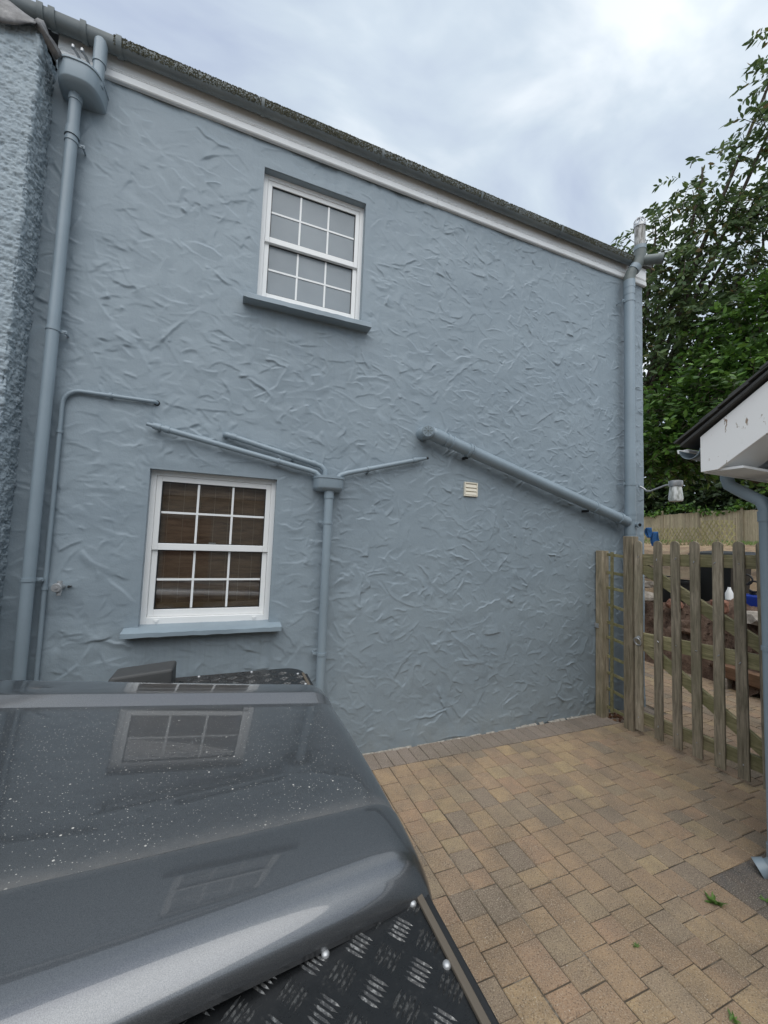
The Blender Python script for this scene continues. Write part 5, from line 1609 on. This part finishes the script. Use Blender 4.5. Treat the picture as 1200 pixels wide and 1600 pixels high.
# wings: tread plate on top, painted side below
WZT = 1.028
def wz(x): return WZT - 0.004 * (0.3 - x)
for sg in (-1, 1):
    yi, yo = CY + sg * 0.50, CY + sg * 0.93
    wing = MB()
    def plan(x):            # rounded outer front corner
        return 0
    outline = [(-1.0, yi - sg * 0.09), (0.408, yi), (0.408, yo - sg * 0.10)]
    for k in range(1, 7):
        a = (pi / 2) * k / 6
        outline.append((0.408 - 0.10 + 0.10 * cos(a), yo - sg * 0.10 + sg * 0.10 * sin(a)))
    outline.append((-1.0, yo))
    top = [(x, y, wz(x)) for x, y in outline]; bot = [(x, y, wz(x) - 0.006) for x, y in outline]
    k = len(top)
    wing.add(top + bot, [tuple(range(k)), tuple(range(k, 2 * k))[::-1]] + [(i, (i + 1) % k, k + (i + 1) % k, k + i) for i in range(k)])
    plate = wing.build('tread_plate', M['tread'], car, fix=True)
    # body of the wing below
    body = MB()
    ol = [(-1.0, yi - sg * 0.05), (0.40, yi - sg * 0.02), (0.40, yo - sg * 0.10), (0.35, yo - sg * 0.02), (-1.0, yo - sg * 0.012)]
    k = len(ol)
    t_ = [(x, y, wz(x) - 0.007) for x, y in ol]; b_ = [(x, y, 0.62) for x, y in ol]
    body.add(t_ + b_, [tuple(range(k)), tuple(range(k, 2 * k))[::-1]] + [(i, (i + 1) % k, k + (i + 1) % k, k + i) for i in range(k)])
    body.build('wing', M['blackplastic'], car, fix=True, bevel=0.01)
    # raised bars: groups of five, each group turned a quarter to its neighbours
    bars = MB()
    for j in range(-3, 11):
        for i in range(-16, 6):
            x = 0.1366 + i * 0.0806 + (0.0403 if j % 2 else 0)
            y = CY + sg * (0.622 + j * 0.0385)
            if x > 0.385 or x < -0.98: continue
            ay = abs(y - CY)
            if ay < 0.505 or ay > 0.905: continue
            if x > 0.30 and ay > 0.85: continue
            th = radians(-49) if j % 2 else radians(41)
            if sg > 0: th = -th
            dx, dy = cos(th), sin(th)
            for q in (-2, -1, 0, 1, 2):
                o_ = q * 0.0084
                cx, cy = x - dy * o_, y + dx * o_
                if cx > 0.392: continue
                hl, hw, hh = 0.0195, 0.0027, 0.0024
                pts = []
                ring = [(-hl, 0, 0), (-hl * 0.5, -hw, 0), (hl * 0.5, -hw, 0), (hl, 0, 0), (hl * 0.5, hw, 0), (-hl * 0.5, hw, 0), (-hl * 0.62, 0, hh), (hl * 0.62, 0, hh)]
                for a, b, c in ring:
                    qx = cx + a * dx - b * dy
                    pts.append((qx, cy + a * dy + b * dx, wz(qx) + c))
                bars.add(pts, [(0, 1, 6), (1, 2, 7, 6), (2, 3, 7), (3, 4, 7), (4, 5, 6, 7), (5, 0, 6)])
    bars.build('tread_bars', M['treadbar'], plate, kind='stuff')
    # front edge: dull folded lip, dark return, rivets
    MB().bar((0.400, yi - sg * 0.0, wz(0.400) + 0.003), (0.400, yo - sg * 0.11, wz(0.400) + 0.003), 0.008, 0.014).build('edge_trim', M['trim'], plate, bevel=0.002)
    MB().box((0.409, min(yi, yo - sg * .1), wz(.39) - 0.07), (0.426, max(yi, yo - sg * .1), wz(.39) - 0.004)).build('front_lip', M['blackplastic'], car, bevel=0.004)
    for (bx_, by_) in ((0.1976, 0.582), (0.382, 0.547), (0.388, 0.668), (0.375, 0.82), (-0.1, 0.60), (-0.4, 0.62), (-0.1, 0.91), (-0.5, 0.91), (0.15, 0.91)):
        p = (bx_, CY + sg * by_, wz(bx_))
        MB().tube([(p[0], p[1], p[2] - 0.001), (p[0], p[1], p[2] + 0.003), (p[0], p[1], p[2] + 0.0055), (p[0], p[1], p[2] + 0.0065)], [0.0072, 0.0072, 0.005, 0.0015], 12).build('rivet', M['galv'], plate, smooth=60)
# air intake on the far wing
mb = MB()
ax0, ax1, ay0, ay1 = -0.475, -0.20, CY + 0.72, CY + 0.88
mb.add([(ax0, ay0, 1.03), (ax1, ay0, 1.02), (ax1, ay1, 1.02), (ax0, ay1, 1.03), (ax0 + 0.035, ay0 + 0.01, 1.112), (ax1, ay0 + 0.01, 1.132), (ax1, ay1 - 0.01, 1.132), (ax0 + 0.035, ay1 - 0.01, 1.112)],
       [(0, 3, 2, 1), (4, 5, 6, 7), (0, 1, 5, 4), (1, 2, 6, 5), (2, 3, 7, 6), (3, 0, 4, 7)])
mb.build('air_intake', M['greyplastic'], car, bevel=0.012, seg=3)
# front panel, bumper, bulkhead, windscreen, cab
MB().box((0.30, CY - 0.47, 0.62), (0.37, CY + 0.47, 1.0)).build('grille', M['blackplastic'], car, bevel=0.01)
for sg in (-1, 1):
    MB().tube([(0.37, CY + sg * 0.62, 0.83), (0.40, CY + sg * 0.62, 0.83), (0.41, CY + sg * 0.62, 0.83)], [0.09, 0.09, 0.08], 20).build('headlight', M['chrome'], car, smooth=40)
MB().box((0.43, CY - 0.86, 0.52), (0.55, CY + 0.86, 0.67)).box((0.30, CY - 0.4, 0.55), (0.43, CY - 0.3, 0.64)).box((0.30, CY + 0.3, 0.55), (0.43, CY + 0.4, 0.64)).build('bumper', M['blackplastic'], car, bevel=0.012)
MB().box((-3.3, CY - 0.84, 0.55), (-1.03, CY + 0.84, 1.12)).build('body', M['car'], car, bevel=0.02)
MB().box((0.0, CY - 0.45, 0.45), (0.28, CY + 0.45, 0.85)).box((-1.0, CY - 0.4, 0.5), (0.0, CY + 0.4, 0.8)).build('engine_bay', M['blackplastic'], car)
MB().prism([(-1.12, 1.125), (-1.30, 1.58), (-3.25, 1.62), (-3.28, 1.125)], 'y', CY - 0.78, CY + 0.78).build('cab', M['carglass'], car, bevel=0.02)
MB().box((-3.3, CY - 0.8, 1.625), (-1.28, CY + 0.8, 1.70)).build('roof', M['car'], car, bevel=0.03, seg=3)
for sg in (-1, 1):
    MB().bar((-1.10, CY + sg * 0.785, 1.125), (-1.29, CY + sg * 0.785, 1.62), 0.05, 0.03, (1, 0, 0)).build('pillar', M['car'], car)
    for wx in (-0.32, -2.65):
        wh = MB().tube([(wx, CY + sg * 0.60, 0.40), (wx, CY + sg * 0.62, 0.40), (wx, CY + sg * 0.80, 0.40), (wx, CY + sg * 0.82, 0.40)], [0.36, 0.408, 0.408, 0.36], 36).build('wheel', M['rubber'], car, smooth=40)
        MB().tube([(wx, CY + sg * 0.822, 0.40), (wx, CY + sg * 0.815, 0.40), (wx, CY + sg * 0.83, 0.40)], [0.22, 0.21, 0.06], 24).build('rim', M['galv'], wh, smooth=40)

# ------------------------------------------------------------------ low building across the yard, behind the camera
op = thing('yard_building', 'low pale building with dark roof across the yard, mirrored in the lower window', 'building', (0, -8.5, 0))
MB().box((-7, -12.0, 0), (9, -8.5, 2.7)).build('wall', M['render'], op)
MB().prism([(-8.2, 2.68), (-10.2, 4.6), (-12.2, 2.68)], 'x', -7.2, 9.2).build('roof', M['slate'], op)
MB().box((-1.6, -8.53, 0.05), (-0.5, -8.49, 2.1)).build('door', M['brickred'], op)
print('objects', len(bpy.data.objects), 'tris ~', sum(len(o.data.polygons) * 2 for o in bpy.data.objects if o.type == 'MESH'))
